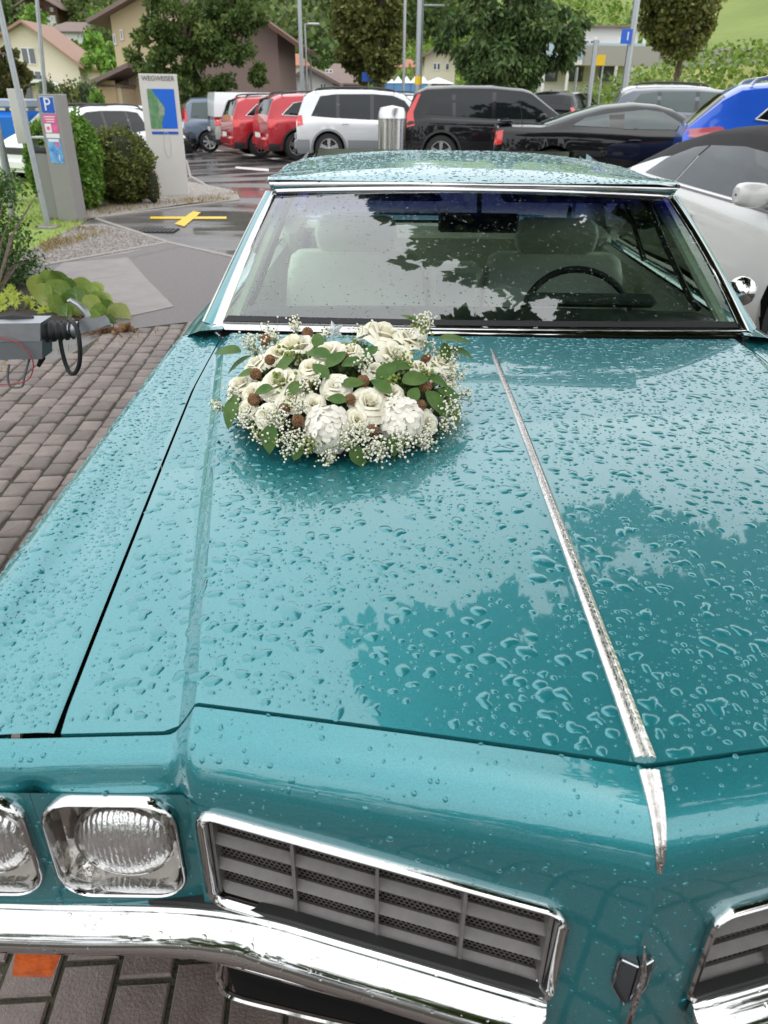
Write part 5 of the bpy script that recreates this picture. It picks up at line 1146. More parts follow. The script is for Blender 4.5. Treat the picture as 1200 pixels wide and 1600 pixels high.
P = lambda n, col, **k: paint_mat(n, col, **k)
rd = math.radians
REDP = P('red_paint', (.42, .008, .018), metal=.3); SILP = P('silver_paint', (.60, .61, .62), metal=.5); BLKP = P('black_paint', (.004, .004, .005), metal=0., rough=.7, flake=False); BLKP.node_tree.nodes['Principled BSDF'].inputs['Specular IOR Level'].default_value = .1; WHTP = P('white_paint', (.76, .77, .78), metal=0., flake=False)
# silver four-wheel drive
make_car('parked_car', 'silver four-wheel-drive with grey lower panels and roof rails', 'car', loc_of(516, 22.4, -1.43, rd(2)), rd(2), suv(4.5, 1.70, clad=GREYC, cladz=.56, bump=GREYC, rails=(.5, 2.5, CLAD), wr=.36, cladding=1, tails=[([(.02, .86), (.03, 1.10), (.14, 1.12), (.18, .90)], RED)], mirm=CHROME, hm=SILP), SILP, 'cars parked across the lot')
# two red ones
for px, Y, lab, spk, sw in ((398, 26.8, 'red sports utility car with dark alloy wheels, further left', 10, .06), (452, 24.8, 'red sports utility car half hidden behind the silver four-wheel-drive', 5, .17)):
    make_car('parked_car', lab, 'car', loc_of(px, Y, -1.43, rd(24)), rd(24), suv(4.55, 1.68, clad=CLAD, cladz=.42, trim=ALU, spk=spk, sw=sw, wr=.36, rails=(.5, 2.2, CLAD), win=[[(.42, 1.14), (.80, 1.44), (1.22, 1.50), (1.22, 1.10)], [(1.30, 1.10), (1.30, 1.51), (1.92, 1.53), (1.92, 1.05)], [(2.0, 1.05), (2.0, 1.53), (2.45, 1.51), (2.75, 1.42), (3.12, 1.06)]]), REDP, 'cars parked across the lot')
# black estate-like SUV
make_car('parked_car', 'black sports utility car with tall red tail lamps and chrome window line', 'car', loc_of(692, 19.6, -1.42, rd(-3)), rd(-3), suv(4.6, 1.70, clad=CLAD, cladz=.36, wr=.36, tails=[([(.05, .86), (.04, 1.12), (.26, 1.50), (.34, 1.52), (.16, 1.10), (.22, .90)], RED)], win=[[(.45, 1.12), (.62, 1.40), (1.02, 1.50), (1.05, 1.10)], [(1.12, 1.09), (1.10, 1.51), (1.90, 1.56), (1.90, 1.05)], [(1.98, 1.05), (1.98, 1.56), (2.45, 1.54), (2.75, 1.46), (3.15, 1.05)]]), BLKP, 'cars parked across the lot')
for s in (-1, 1): pass
# black coupe
mus = Car(L=4.78, W=.93, roofw=.60, tl=[(0, .78), (.03, 1.02), (.25, 1.05), (.75, 1.04), (1.25, 1.20), (1.75, 1.335), (2.2, 1.38), (2.55, 1.36), (2.8, 1.30), (3.35, 1.02), (3.55, .98), (4.4, .90), (4.7, .80), (4.78, .6)], bl=[(0, .96), (1.2, .98), (2.4, .93), (3.4, .93), (4.3, .83), (4.78, .58)],
          win=[[(1.22, 1.04), (1.42, 1.15), (1.78, 1.215), (1.80, 1.02)], [(2.02, 1.0), (2.02, 1.24), (2.35, 1.27), (2.62, 1.24), (3.08, 1.0)]], ws=(2.85, 3.34), rw=(.80, 1.70), wh=(.95, 3.72), wr=.35, tails=[([(.0, .74), (.02, .94), (.14, .96), (.12, .76)], RED)], heads=[[(4.4, .68), (4.36, .78), (4.62, .76), (4.66, .68)]], glass=LITE, wsg=LITE, handles=[(2.2, .84)], hm=BLKP, seams=[[(1.94, 1.02), (1.92, .34)], [(3.2, .98), (3.15, .34)]], mir=(2.98, .96), mirm=BLKP, spk=5, sw=.12, bump=None, plz=.5, trim=None)
mt = make_car('parked_car', 'black two-door fastback coupe between the estate and the blue car', 'car', loc_of(768, 14.4, -2.39, rd(-5)), rd(-5), mus, BLKP, 'cars parked across the lot')
MB().box((-2.22, 0, 1.085), (.22, 1.5, .03), bev=.012).build('rear_spoiler', BLKP, mt); MB().tube([(-1.95, -.70, 1.02), (-2.02, -.71, 1.40)], .005, 5).build('aerial', BLACK, mt)
MB().tube([(-.6, -.72, 1.24), (.25, -.70, 1.245)], .0, 4) if 0 else None
# blue crossover
BLUP = P('blue_paint', (.008, .10, .62), metal=.3)
make_car('parked_car', 'bright blue crossover with silver roof rails, cut by the right edge', 'car', loc_of(1056, 11.4, -2.2, rd(-15)), rd(-15), suv(4.4, 1.62, trim=ALU, rails=(.7, 2.5, ALU), rw=(.05, .42), tl=[(0, .98), (.04, 1.10), (.40, 1.44), (.60, 1.56), (1.1, 1.61), (1.9, 1.62), (2.5, 1.57), (2.75, 1.50), (3.42, 1.10), (3.6, 1.05), (3.95, .97), (4.28, .86), (4.4, .64)], win=[[(.80, 1.18), (1.05, 1.42), (1.30, 1.45), (1.35, 1.12)], [(1.36, 1.12), (1.32, 1.46), (1.92, 1.49), (1.92, 1.05)], [(2.0, 1.05), (2.0, 1.49), (2.45, 1.46), (2.72, 1.38), (3.12, 1.03)]], tails=[([(.0, .98), (.03, 1.06), (.42, 1.10), (.50, 1.05), (.2, .97)], mat('pale_red_lens', (.55, .12, .14), .15, coat=1.))]), BLUP, 'cars parked across the lot')
# dark grey hatchback and the silver one behind it
GRYP = P('grey_paint', (.10, .11, .13), metal=.6)
make_car('parked_car', 'dark grey hatchback with a red tail lamp behind the black coupe', 'car', loc_of(945, 21.5, -2.1, rd(-12)), rd(-12), suv(4.2, 1.56, roofw=.62, glass=LITE), GRYP, 'cars parked across the lot')
make_car('parked_car', 'silver estate with roof rails just behind the dark grey hatchback', 'car', loc_of(955, 24.8, -2.1, rd(-12)), rd(-12), suv(4.6, 1.62, rails=(.6, 2.5, CLAD)), P('silver_paint_warm', (.45, .45, .45)), 'cars parked across the lot')
make_car('parked_car', 'black hatchback seen from behind at the foot of the drooping tree', 'car', loc_of(880, 31, 0, rd(60)), rd(60), suv(4.1, 1.55), BLKP, 'cars parked across the lot')
make_car('parked_car', 'white car whose roof shows between silver and black cars', 'car', loc_of(650, 29, -1.2, rd(2)), rd(2), suv(4.3, 1.50), WHTP, 'cars parked across the lot')
make_car('parked_car', 'dark car with roof rack in the far row', 'car', loc_of(610, 37, -1, rd(0)), rd(0), suv(4.4, 1.62, rails=(.5, 2.5, CLAD)), GRYP, 'cars parked across the lot')
make_car('parked_car', 'silver car in the far row beneath the drooping tree', 'car', loc_of(720, 37, 0, rd(-5)), rd(-5), suv(4.4, 1.6), SILP, 'cars parked across the lot')
# white SUV on the left, facing the camera
make_car('parked_car', 'white sports utility car with dark roof rails behind the clipped bushes', 'car', loc_of(128, 22.5, 0, rd(180+63)), rd(180+63), suv(4.3, 1.69, rails=(.4, 2.6, CLAD), glass=TINT, clad=None, grille=.72), WHTP, 'cars parked across the lot')
# dark car behind the signboard, blue-grey van, pickup with hard canopy
make_car('parked_car', 'dark car with chrome door handle half hidden by the signboard', 'car', loc_of(303, 29.0, 2.2, rd(4)), rd(4), suv(4.5, 1.50, hm=CHROME, trim=ALU), BLKP, 'cars parked across the lot')
make_car('parked_car', 'pale car roof beyond the dark car by the signboard', 'car', loc_of(303, 34, 1.6, rd(0)), rd(0), suv(4.4, 1.6), SILP, 'cars parked across the lot')
VANP = P('blue_grey_paint', (.13, .17, .23), metal=.4)
make_car('parked_van', 'blue-grey people carrier between the dark car and the pickup', 'van', loc_of(327, 30.5, -1.45, rd(16)), rd(16), suv(4.6, 1.74, glass=LITE, tl=[(0, .9), (.04, 1.0), (.14, 1.50), (.35, 1.70), (1.1, 1.74), (2.2, 1.72), (2.7, 1.62), (3.5, 1.15), (3.8, 1.05), (4.3, .9), (4.6, .6)], win=[[(.25, 1.08), (.36, 1.55), (1.1, 1.58), (1.1, 1.05)], [(1.2, 1.05), (1.2, 1.58), (2.0, 1.58), (2.0, 1.03)], [(2.1, 1.03), (2.1, 1.58), (2.6, 1.5), (3.3, 1.05)]], tails=[([(.02, .95), (.05, 1.25), (.12, 1.4), (.16, .98)], RED)], spk=7, sw=.10), VANP, 'cars parked across the lot')
pk = suv(5.2, 1.75, roofw=.64, tl=[(0, .60), (.02, 1.08), (2.05, 1.08), (2.1, 1.55), (2.3, 1.68), (2.8, 1.73), (3.3, 1.68), (3.9, 1.15), (4.1, 1.08), (4.9, 1.0), (5.2, .65)], bl=[(0, 1.0), (2, 1.02), (4, 1.0), (4.8, .9), (5.2, .6)], win=[[(2.3, 1.12), (2.36, 1.55), (2.9, 1.58), (2.9, 1.10)], [(2.98, 1.1), (2.98, 1.58), (3.25, 1.55), (3.75, 1.12)]], ws=(3.35, 3.9), rw=(2.10, 2.25), wh=(1.15, 4.25), wr=.38, handles=[(2.5, .98)], tails=[([(.02, .80), (.02, 1.06), (.16, 1.06), (.26, .82)], RED)], seams=[[(2.08, 1.05), (2.08, .4)], [(2.94, 1.1), (2.94, .4)]], clad=CLAD, cladz=.40, bump=CLAD, plz=.7)
PU = make_car('pickup_truck', 'silver pickup with a white hard canopy over the bed', 'pickup', loc_of(338, 29.2, -2.5, rd(20)), rd(20), pk, P('pickup_silver', (.42, .41, .38), metal=.5), 'cars parked across the lot')
MB().loft([[(-2.60+a, b*.86, 1.075) for a, b in ((0, -1), (2.02, -1), (2.02, 1), (0, 1))], [(-2.57+a, b*.84, 1.45) for a, b in ((0, -1), (2.0, -1), (2.0, 1), (0, 1))], [(-2.50+a, b*.76, 1.80) for a, b in ((0, -1), (1.9, -1), (1.9, 1), (0, 1))]], closed=True, cap=True).build('canopy', WHTP, PU, angle=20)
for k, (w, x) in enumerate(((.08, -1.62), (.05, -1.53), (.10, -1.43), (.05, -1.33), (.10, -1.23))): MB().box((x, -.862+.01*0, 1.36), (w*.9, .02, .12 if k % 2 == 0 else .10)).build('badge', CLAD, PU)
MB().box((-2.2, -.868, 1.22), (.04, .02, .08)).build('latch', CLAD, PU)
# white convertible with black soft top, beside the coupe
cv = Car(L=4.55, W=.89, roofw=.56, tl=[(0, .70), (.03, .93), (.15, 1.0), (.5, 1.13), (.9, 1.28), (1.4, 1.38), (2.0, 1.42), (2.4, 1.41), (2.75, 1.33), (3.35, 1.02), (3.6, .97), (4.2, .86), (4.5, .72), (4.55, .55)], bl=[(0, .93), (1.0, .97), (2.2, .94), (3.4, .91), (4.2, .80), (4.55, .55)],
         win=[[(.80, .995), (1.05, 1.13), (1.38, 1.225), (1.60, 1.25), (1.46, .985)], [(1.49, .985), (1.63, 1.252), (2.15, 1.27), (2.50, 1.25), (2.72, 1.18), (3.10, .96)]], ws=(2.82, 3.34), rw=(.35, .85), wh=(.88, 3.60), wr=.335, tails=[([(.03, .76), (.05, .88), (.4, .9), (.3, .78)], RED)], heads=[[(4.05, .66), (4.0, .76), (4.36, .72), (4.4, .64)]], glass=mat('convertible_glass', (.025, .03, .033), .03, spec=.5, noise=(1.5, .7, (.06, .07, .075))), wsg=LITE, handles=[(1.95, .80)], seams=[[(1.72, .96), (1.68, .35)], [(3.1, .93), (3.06, .35)]], mir=(2.93, .97), spk=5, sw=.14, bump=None, plz=.6, grille=.6, soft=(.03, 2.70), trim=None, zr=.20)
CVT = make_car('convertible_car', 'white convertible with a closed black soft top beside the teal coupe', 'car', (2.90, 5.85, 0), rd(-86), cv, P('pearl_white_paint', (.70, .69, .66), metal=.05, flake=False), None)
for s in (-1, 1):
    MB().tube([(x-2.275, s*(cv.yz(x, interp(x, [1.05, 3.2], [.965, .935]))+.004), interp(x, [1.05, 3.2], [.972, .945])) for x in np.linspace(.75, 3.2, 14)], .014, 6).build('belt_moulding', ALU, CVT)
    MB().tube([(x-2.275, s*(cv.sec(x)[8][0]+.004), cv.sec(x)[8][1]+.01) for x in np.linspace(2.70, 3.30, 8)], .024, 6).build('pillar_cover', MATS['pearl_white_paint'], CVT)
    MB().box((2.93-2.275, s*(cv.yz(2.93, .97)+.14), 1.035), (.015, .2, .012)).build('mirror_strip', CLAD, CVT)
# ================================================================== street furniture
# parking column
GCOL = mat('grey_column_paint', (.27, .26, .25), .4, noise=(8, .3, (.32, .31, .30)))
BLUE = mat('parking_blue', (.01, .10, .50), .4); MAG = mat('magenta_print', (.72, .06, .28), .5, noise=(25, .7, (.80, .25, .42))); WHT = mat('white_print', (.82, .82, .82), .5); SKYB = mat('blue_print', (.03, .20, .55), .5, noise=(14, 1., (.25, .50, .78)))
b1 = gnd(113, 347); c0 = Vector((b1.x-.03, b1.y+.12, b1.z)); HT = 1.53
PC = thing('parking_column', 'grey parking payment column with a blue P panel', 'parking column', c0, rz=0)
MB().box((c0.x, c0.y, c0.z+HT/2), (.30, .22, HT), rd(-14), bev=.006).build('column', GCOL, PC)
def onface(u, z, dd=.0): a = rd(-14); return Vector((c0.x+u*math.cos(a)+(.111+dd)*math.sin(a), c0.y+u*math.sin(a)-(.111+dd)*math.cos(a), c0.z+z))
def panel(par, z0, z1, w, m, name, dd=.002, u=0.): c = onface(u, (z0+z1)/2, dd); return MB().box(c, (w, .004, z1-z0), rd(-14)).build(name, m, par)
panel(PC, HT-.22, HT-.03, .205, WHT, 'sign_border', .001); panel(PC, HT-.215, HT-.035, .195, BLUE, 'parking_sign', .004)
text('P', .21, onface(0, HT-.122, .008), (PI/2, 0, rd(-14)), WHT, PC)
panel(PC, HT-.33, HT-.23, .20, MAG, 'print_field'); panel(PC, HT-.44, HT-.34, .20, MAG, 'print_field'); panel(PC, HT-.44, HT-.335, .09, WHT, 'card_pictogram', .005, -.045); panel(PC, HT-.41, HT-.37, .04, MAG, 'pictogram_dot', .008, -.045); panel(PC, HT-.50, HT-.45, .20, WHT, 'print_field'); panel(PC, HT-.80, HT-.51, .20, SKYB, 'print_field')
for k in range(3): panel(PC, HT-.262-.028*k, HT-.252-.028*k, .15-.02*k, WHT, 'print_line', .005)
panel(PC, HT-.545, HT-.515, .15, WHT, 'print_line', .005); panel(PC, HT-.60, HT-.55, .05, MAG, 'print_dot', .006, .05)
text('1', .10, onface(.045, HT-.735, .006), (PI/2, 0, rd(-14)), WHT, PC)
# litter bin behind it
LB = thing('litter_bin', 'grey metal litter bin just left of the parking column', 'litter bin', gnd(82, 345)+Vector((0, .25, 0))); c = ORG[LB.name]
MB().box((c.x, c.y, c.z+.42), (.36, .30, .84), rd(-8), bev=.02).build('bin_body', mat('bin_grey', (.24, .24, .23), .5), LB); MB().box((c.x, c.y, c.z+.87), (.38, .32, .07), rd(-8), bev=.02).build('bin_lid', CLAD, LB); MB().box((c.x, c.y, c.z+1.02), (.38, .30, .015), rd(-8)).build('roof_plate', ALU, LB)
for s in (-1, 1): MB().box((c.x+s*.16, c.y, c.z+.95), (.015, .25, .14)).build('bracket', ALU, LB)
GALV = mat('galvanised_steel', (.33, .35, .36), .4, metal=.7, noise=(15, .6, (.42, .44, .45)))
def pole(name, label, cat, A, B, r, m=GALV, group=None, base=True):
    t = thing(name, label, cat, A, group=group); MB().tube([A, B], [r, r*.9], 12).build('pole', m, t)
    if base: MB().box((A[0], A[1], A[2]+.012), (r*5, r*5, .024), bev=.004).build('base_plate', m, t)
    return t
a = gnd(76, 356); top = at(-8, -20, y=a.y+.15); t = pole('flag_pole', 'leaning galvanised pole in front of the parking column', 'pole', a, top, .038)
MB().box(a+Vector((0, -.02, .01)), (.26, .22, .04), bev=.01).build('footing', CONC, t)
a = Vector((at(84, 300, y=15).x, 15, gz(-5, 15))); pole('flag_pole', 'thin galvanised pole rising behind the parking column', 'pole', a, at(56, -20, y=15.), .036)
a = gnd(24, 300); a = Vector((at(18, 290, y=13.2).x, 13.2, gz(-6, 13.2))); t = pole('sign_post', 'short grey post with a sign seen edge-on at far left', 'sign', a, a+Vector((-.02, 0, 1.55)), .04)
MB().box(at(31, 182, y=12.6), (.26, .02, .72), rd(62), bev=.004).build('sign_plate', mat('sign_back', (.55, .54, .50), .5), t)
pole('post', 'low galvanised post at the left edge in the grass', 'post', Vector((at(2, 260, y=11).x, 11, gz(-5, 11))), at(-2, 205, y=11), .04)
# white signboard
SG = thing('information_sign', 'tall leaning white concrete signboard lettered WEGWEISER with a blue map', 'signboard', gnd(266, 306)); c = ORG[SG.name]
a, b_ = gnd(241, 306), gnd(291, 304); yaw = math.atan2(b_.y-a.y, b_.x-a.x)*.5; w = (Vector((b_.x, b_.y, 0))-Vector((a.x, a.y, 0))).length; H = at(216, 115, y=c.y).z-c.z
u_ = Vector((math.cos(yaw), math.sin(yaw), 0)); n_ = Vector((math.sin(yaw), -math.cos(yaw), 0)); cc = Vector((c.x, c.y, c.z))
SW = mat('white_board', (.62, .60, .56), .6, noise=(6, .4, (.54, .52, .48))); W2 = .615
MB().box(cc+Vector((0, .09, H/2)), (W2, .16, H), yaw, bev=.004).build('board', SW, SG)
def sp(u, z, d=.0): return cc+u_*u+n_*(-.09+.16*.5+.09-.078+d-.002*0)+Vector((0, 0, z))
def spn(u0, u1, z0, z1, m, nm, d=.003): c_ = cc+Vector((0, .09, 0))+u_*((u0+u1)/2)+n_*(.08+d)+Vector((0, 0, (z0+z1)/2)); return MB().box(c_, (u1-u0, .004, z1-z0), yaw).build(nm, m, SG)
z_of = lambda py: H*(1-(py-115)/190.)
sp_map = spn(-.20, .235, z_of(197), z_of(137), mat('map_lake_blue', (.01, .13, .62), .35), 'map_panel')
# land on the map: green coast with a pale town
coast = [(-.20, 0), (-.20, 1), (-.13, 1), (-.09, .88), (-.05, .80), (-.01, .70), (.035, .62), (.055, .50), (.045, .38), (.01, .26), (-.02, .14), (-.01, 0)]
zb, zt = z_of(197), z_of(137); fr = (cc+Vector((0, .09, 0))+n_*.086, u_, Vector((0, 0, 1)), n_)
MB().prism([(u, lerp(zb, zt, v)) for u, v in coast], .002, fr).build('map_land', mat('map_land', (.05, .20, .07), .5, noise=(9, 1., (.20, .32, .18))), sp_map)
MB().prism([(u*.75+.0, lerp(zb, zt, .30+v*.42)) for u, v in [(-.08, 0), (-.05, .5), (-.06, 1), (.02, .8), (.07, .5), (.05, .1)]], .002, (fr[0]+n_*.003, u_, Vector((0, 0, 1)), n_)).build('map_town', mat('map_town', (.36, .40, .36), .5, noise=(40, 1., (.15, .25, .14))), sp_map)
spn(-.20, .235, z_of(206), z_of(201.5), mat('blue_bar', (.02, .10, .45), .4), 'blue_bar')
text('WEGWEISER', .098, cc+Vector((0, .09, 0))+n_*.083+Vector((0, 0, z_of(122)))+u_*0., (PI/2, 0, yaw), mat('dark_lettering', (.06, .055, .05), .6), SG, ext=.002, xs=.95)
RELIEF = mat('pale_relief', (.50, .49, .46), .6)
MB().tube([cc+Vector((0, .09, 0))+n_*.082+u_*(.03+.055*math.cos(a))+Vector((0, 0, z_of(222)+.20*math.sin(a))) for a in np.linspace(0, 2*PI, 25)], .006, 5).build('relief_figure', RELIEF, SG)
# stainless bin by the parked cars
B = Vector((at(612, 235, y=12).x, 12, gz(0, 12))); t = thing('waste_bin', 'round brushed steel waste bin in front of the silver car', 'waste bin', B); r = .195
mb = MB(); mb.lathe([(r, 0), (r, 1.26), (r*1.02, 1.265), (r*1.02, 1.28)], B, 'z', 32); mb.build('bin_body', mat('brushed_steel', (.50, .48, .45), .22, metal=1., bump=(30, .3, .003)), t); mb = MB(); mb.lathe([(r*1.02, 1.28), (r*.98, 1.35), (r*.85, 1.41), (r*.001, 1.44)], B, 'z', 32); mb.build('bin_lid', ALU, t)
for k in range(5): MB().box((B.x-.13+k*.065, B.y-r*.97+abs(k-2)*.02, B.z+.66), (.012, .012, 1.16)).build('rib', ALU, t)
# lamp posts and masts
def mast(px, Y, py_top, r, label, name='lamp_post', cat='lamp post', arm=None, m=GALV):
    x = at(px, 150, y=Y).x; A = Vector((x, Y, gz(x, Y))); Bt = Vector((x, Y, at(px, py_top, y=Y).z)); t = pole(name, label, cat, A, Bt, r, m)
    if arm: e = Bt+Vector((arm, 0, .02)); MB().tube([Bt, e], r*.5, 6).build('arm', m, t); MB().box(e, (.6, .25, .09), bev=.03).build('lamp_head', mat('lamp_head', (.55, .55, .55), .4), t)
    return t
mast(473, 41, -30, .10, 'tall grey mast left of the twin olive trees', 'mast', 'mast'); mast(480, 46, 38, .06, 'slim street lamp with a flat lamp head', arm=.45); mast(487, 52, 80, .05, 'shortest of the three slim poles by the white gabled house', 'mast', 'pole')
mast(630, 46, -30, .08, 'slim grey mast right of the twin olive trees', 'mast', 'mast'); t = mast(653, 34, -30, .14, 'thick grey post with a yellow band near its foot', 'mast', 'mast')
x = at(653, 150, y=34).x; MB().tube([(x, 34, at(653, 132, y=34).z), (x, 34, at(653, 119, y=34).z)], .146, 10).build('yellow_band', YEL, t); MB().tube([(x, 34, at(653, 8, y=34).z), (x+.9, 34, at(653, 8, y=34).z)], .03, 6).build('arm', GALV, t)
t = mast(974, 30, -20, .12, 'leaning grey post carrying a blue sign with the number 1', 'sign_post', 'sign'); p = at(979, 57, y=29.8); MB().box(p, (.36, .03, .42)).build('sign_plate', BLUE, t); text('1', .34, p+Vector((.04, -.02, 0)), (PI/2, 0, 0), WHT, t)
mast(921, 30, 62, .09, 'grey post beside the small yellow sign', 'mast', 'post'); t = mast(936, 31, 90, .035, 'thin post with a small yellow sign', 'sign_post', 'sign'); MB().box(at(938, 94, y=30.9), (.34, .03, .32)).build('sign_plate', YEL, t)
mast(897, 36, 105, .06, 'short grey post under the drooping tree', 'mast', 'post')
t = mast(583, 50, 108, .04, 'thin pole with a square blue sign below the twin trees', 'sign_post', 'sign'); MB().box(at(578, 120, y=49.9), (.9, .04, .45)).build('sign_plate', BLUE, t)
# ---- trailer tow bar, cut by the left edge
ST = mat('zinc_steel', (.30, .32, .34), .38, metal=.75, noise=(25, .7, (.42, .43, .45)))
Y0 = 2.15; tw = lambda px, py, dy=0.: at(px, py, y=Y0+dy); T = thing('trailer_hitch', 'galvanised trailer tow bar with black bellows and coupling head', 'trailer hitch', tw(-60, 560))
def bar(x0, y0a, y0b, x1, y1a, y1b, d0, d1, m, nm, par=T, bev=1):
    a, b, c_, d_ = tw(x0, y0a), tw(x0, y0b), tw(x1, y1b), tw(x1, y1a); V = [a, b, c_, d_]; V = V+[p+Vector((0, d1, .0)) for p in V]; return obj(nm, V, [(0, 1, 2, 3), (7, 6, 5, 4), (0, 3, 7, 4), (1, 5, 6, 2), (3, 2, 6, 7), (0, 4, 5, 1)], m, par, smooth=False)
bar(-900, 512, 548, 63, 505, 534, 0, .085, ST, 'upper_beam'); bar(-900, 546, 574, 66, 533, 561, 0, .075, mat('zinc_darker', (.20, .215, .23), .45, metal=.6), 'lower_beam'); q = tw(-260, 540, -.05); MB().tube([q+Vector((0, 0, .25)), (q.x, q.y, .16)], .024, 10).lathe([(.02, -.03), (.08, -.03), (.09, 0), (.08, .03), (.02, .03)], (q.x, q.y, .09), 'y', 18).build('jockey_wheel', mat('jockey_black', (.02, .02, .02), .6), T)
MB().tube([tw(-140, 500, .04), tw(20, 504, .04), tw(60, 506, .04)], .008, 6).build('beam_flange', ST, T)
pts = [tw(lerp(60, 113, k/20), lerp(519, 516, k/20), .045) for k in range(21)]; MB().tube(pts, [.028+(.005 if k % 4 < 2 else -.003)-(.006*(k/20)) for k in range(21)], 14).build('rubber_bellows', BLACK, T, angle=60)
mb = MB(); mb.tube([tw(110, 516, .045), tw(126, 512, .045)], [.020, .020], 10); mb.loft([[tw(124, 500, .02), tw(124, 522, .02), tw(124, 522, .07), tw(124, 500, .07)], [tw(132, 496, .012), tw(134, 520, .012), tw(134, 520, .08), tw(132, 496, .08)], [tw(150, 497, .008), tw(150, 514, .008), tw(150, 514, .085), tw(150, 497, .085)], [tw(164, 492, .012), tw(168, 508, .008), tw(168, 508, .085), tw(164, 492, .08)], [tw(170, 498, .03), tw(174, 508, .02), tw(174, 508, .07), tw(170, 498, .06)]], closed=True, cap=True); mb.build('coupling_head', ST, T, angle=40)
MB().tube([tw(128, 521, .03), tw(145, 515, .03), tw(160, 511, .03), tw(175, 508, .03)], .005, 6).build('coupling_lip', CHROME2, T)
MB().tube([tw(138, 495, .045), tw(134, 488, .045), tw(122, 476, .045), tw(110, 469, .045), tw(106, 471, .045)], [.010, .011, .009, .007, .005], 8, flat=.8).build('handle', ST, T)
MB().tube(cr_spline([tw(94, 530, .05), tw(97, 548, .05), tw(103, 570, .05), tw(110, 583, .04), tw(118, 582, .02), tw(124, 568, .0), tw(125, 545, -.01), tw(122, 520, -.01), tw(116, 506, .0), tw(108, 499, .03)], 40), .0065, 8).build('breakaway_cable', BLACK, T)
MB().tube(cr_spline([tw(-20, 528, -.01), tw(15, 531, -.01), (tw(40, 545, -.01)), tw(52, 568, -.01), tw(45, 592, -.01), tw(20, 600, -.01), tw(-20, 601, -.01)], 30), .0019, 5).build('red_wire', mat('red_wire', (.35, .03, .04), .5), T)
MB().tube(cr_spline([tw(14, 570, .02), tw(12, 590, .02), tw(17, 604, .02), tw(34, 604, .02), tw(38, 588, .02), tw(46, 560, .02)], 26), .0036, 5).build('grey_wire', mat('grey_wire', (.14, .14, .14), .6), T)
MB().tube([tw(2, 500, .06), tw(25, 498, .06), tw(52, 499, .06)], [.016, .019, .010], 8).build('strap_roll', mat('dark_strap', (.03, .03, .03), .8), T)
MB().tube([tw(62, 536, .03), tw(66, 560, .03), tw(60, 572, .03)], [.008, .010, .006], 6).build('bolt_bracket', DARK, T)
# far left: blue skip and bicycle
t = thing('skip_container', 'blue container partly cut by the left edge', 'container', (at(5, 180, y=32).x, 32, gz(-16, 32))); c = ORG[t.name]; zt_ = at(10, 173, y=32).z
MB().loft([[(c.x+a*1.2, 32+b*.7, c.z) for a, b in ((-1, -1), (.75, -1), (.75, 1), (-1, 1))], [(c.x+a*1.2, 32+b*.8, zt_-.2) for a, b in ((-1, -1), (1, -1), (1, 1), (-1, 1))], [(c.x+a*1.15, 32+b*.5, zt_) for a, b in ((-1, -1), (1, -1), (1, 1), (-1, 1))]], closed=True, cap=True).build('container_body', mat('skip_blue', (.01, .14, .55), .4), t); MB().box((c.x, 32, zt_+.25), (2.4, 1.2, .3), bev=.05).build('grey_load', mat('grey_cover', (.30, .34, .42), .6), t)
bt = thing('bicycle', 'dark bicycle lying on the grass at the left', 'bicycle', gnd(15, 225)); c = ORG[bt.name]
for dx in (0, .95): MB().tube([c+Vector((dx-.2+.33*math.cos(a), .15*math.sin(a), .34+.30*math.sin(a))) for a in np.linspace(0, 2*PI, 25)], .02, 6, cap=False).build('wheel', BLACK, bt)
MB().tube([c+Vector((-.2, 0, .34)), c+Vector((.1, .05, .75)), c+Vector((.65, .0, .70)), c+Vector((.75, 0, .34)), c+Vector((.3, 0, .32)), c+Vector((.1, .05, .75))], .018, 6).build('frame', GALV, bt)
MB().box(c+Vector((.08, .05, .82)), (.22, .12, .05), bev=.02).build('saddle', BLACK, bt); MB().tube([c+Vector((.66, -.2, .85)), c+Vector((.66, .2, .85))], .014, 6).build('handlebar', BLACK, bt)
# ================================================================== buildings and hillside
def hz(x, y):
    k = sstep(62, 300, y)
    return gz(x, y)+k*46+3.0*sstep(7, 20, x)*sstep(28, 50, y)+(1.6*math.sin(x*.05+y*.03)+1.1*math.sin(x*.11-y*.06))*sstep(70, 140, y)+14*sstep(14, 70, x)*sstep(42, 110, y)
HILLM = mat('hillside_grass', (.20, .25, .055), .95, noise=(.05, 1., (.14, .19, .04)), bump=(.6, .6, .4))
xs = np.linspace(-260, 260, 90); ys = list(np.linspace(62, 130, 28))+list(np.linspace(136, 420, 30)); mb = MB(); mb.loft([[(x, y, hz(x, y) if y > 62.1 else gz(x, y)) for x in xs] for y in ys]); o = mb.build('hill', HILLM, angle=180); tag(o, 'green hillside rising behind the village', None, None, 'structure')
mb = MB(); mb.loft([[(x, y, lerp(gz(x, y), hz(x, y)+.02, sstep(0, 1, (x-9)/12))) for x in np.linspace(9, 90, 24)] for y in np.linspace(26, 64, 20)]); o = mb.build('grass_slope', mat('meadow', (.33, .31, .09), .95, noise=(.5, 1., (.24, .26, .06)), bump=(8, .8, .1))); tag(o, 'yellowish meadow slope at right', None, None, 'structure')
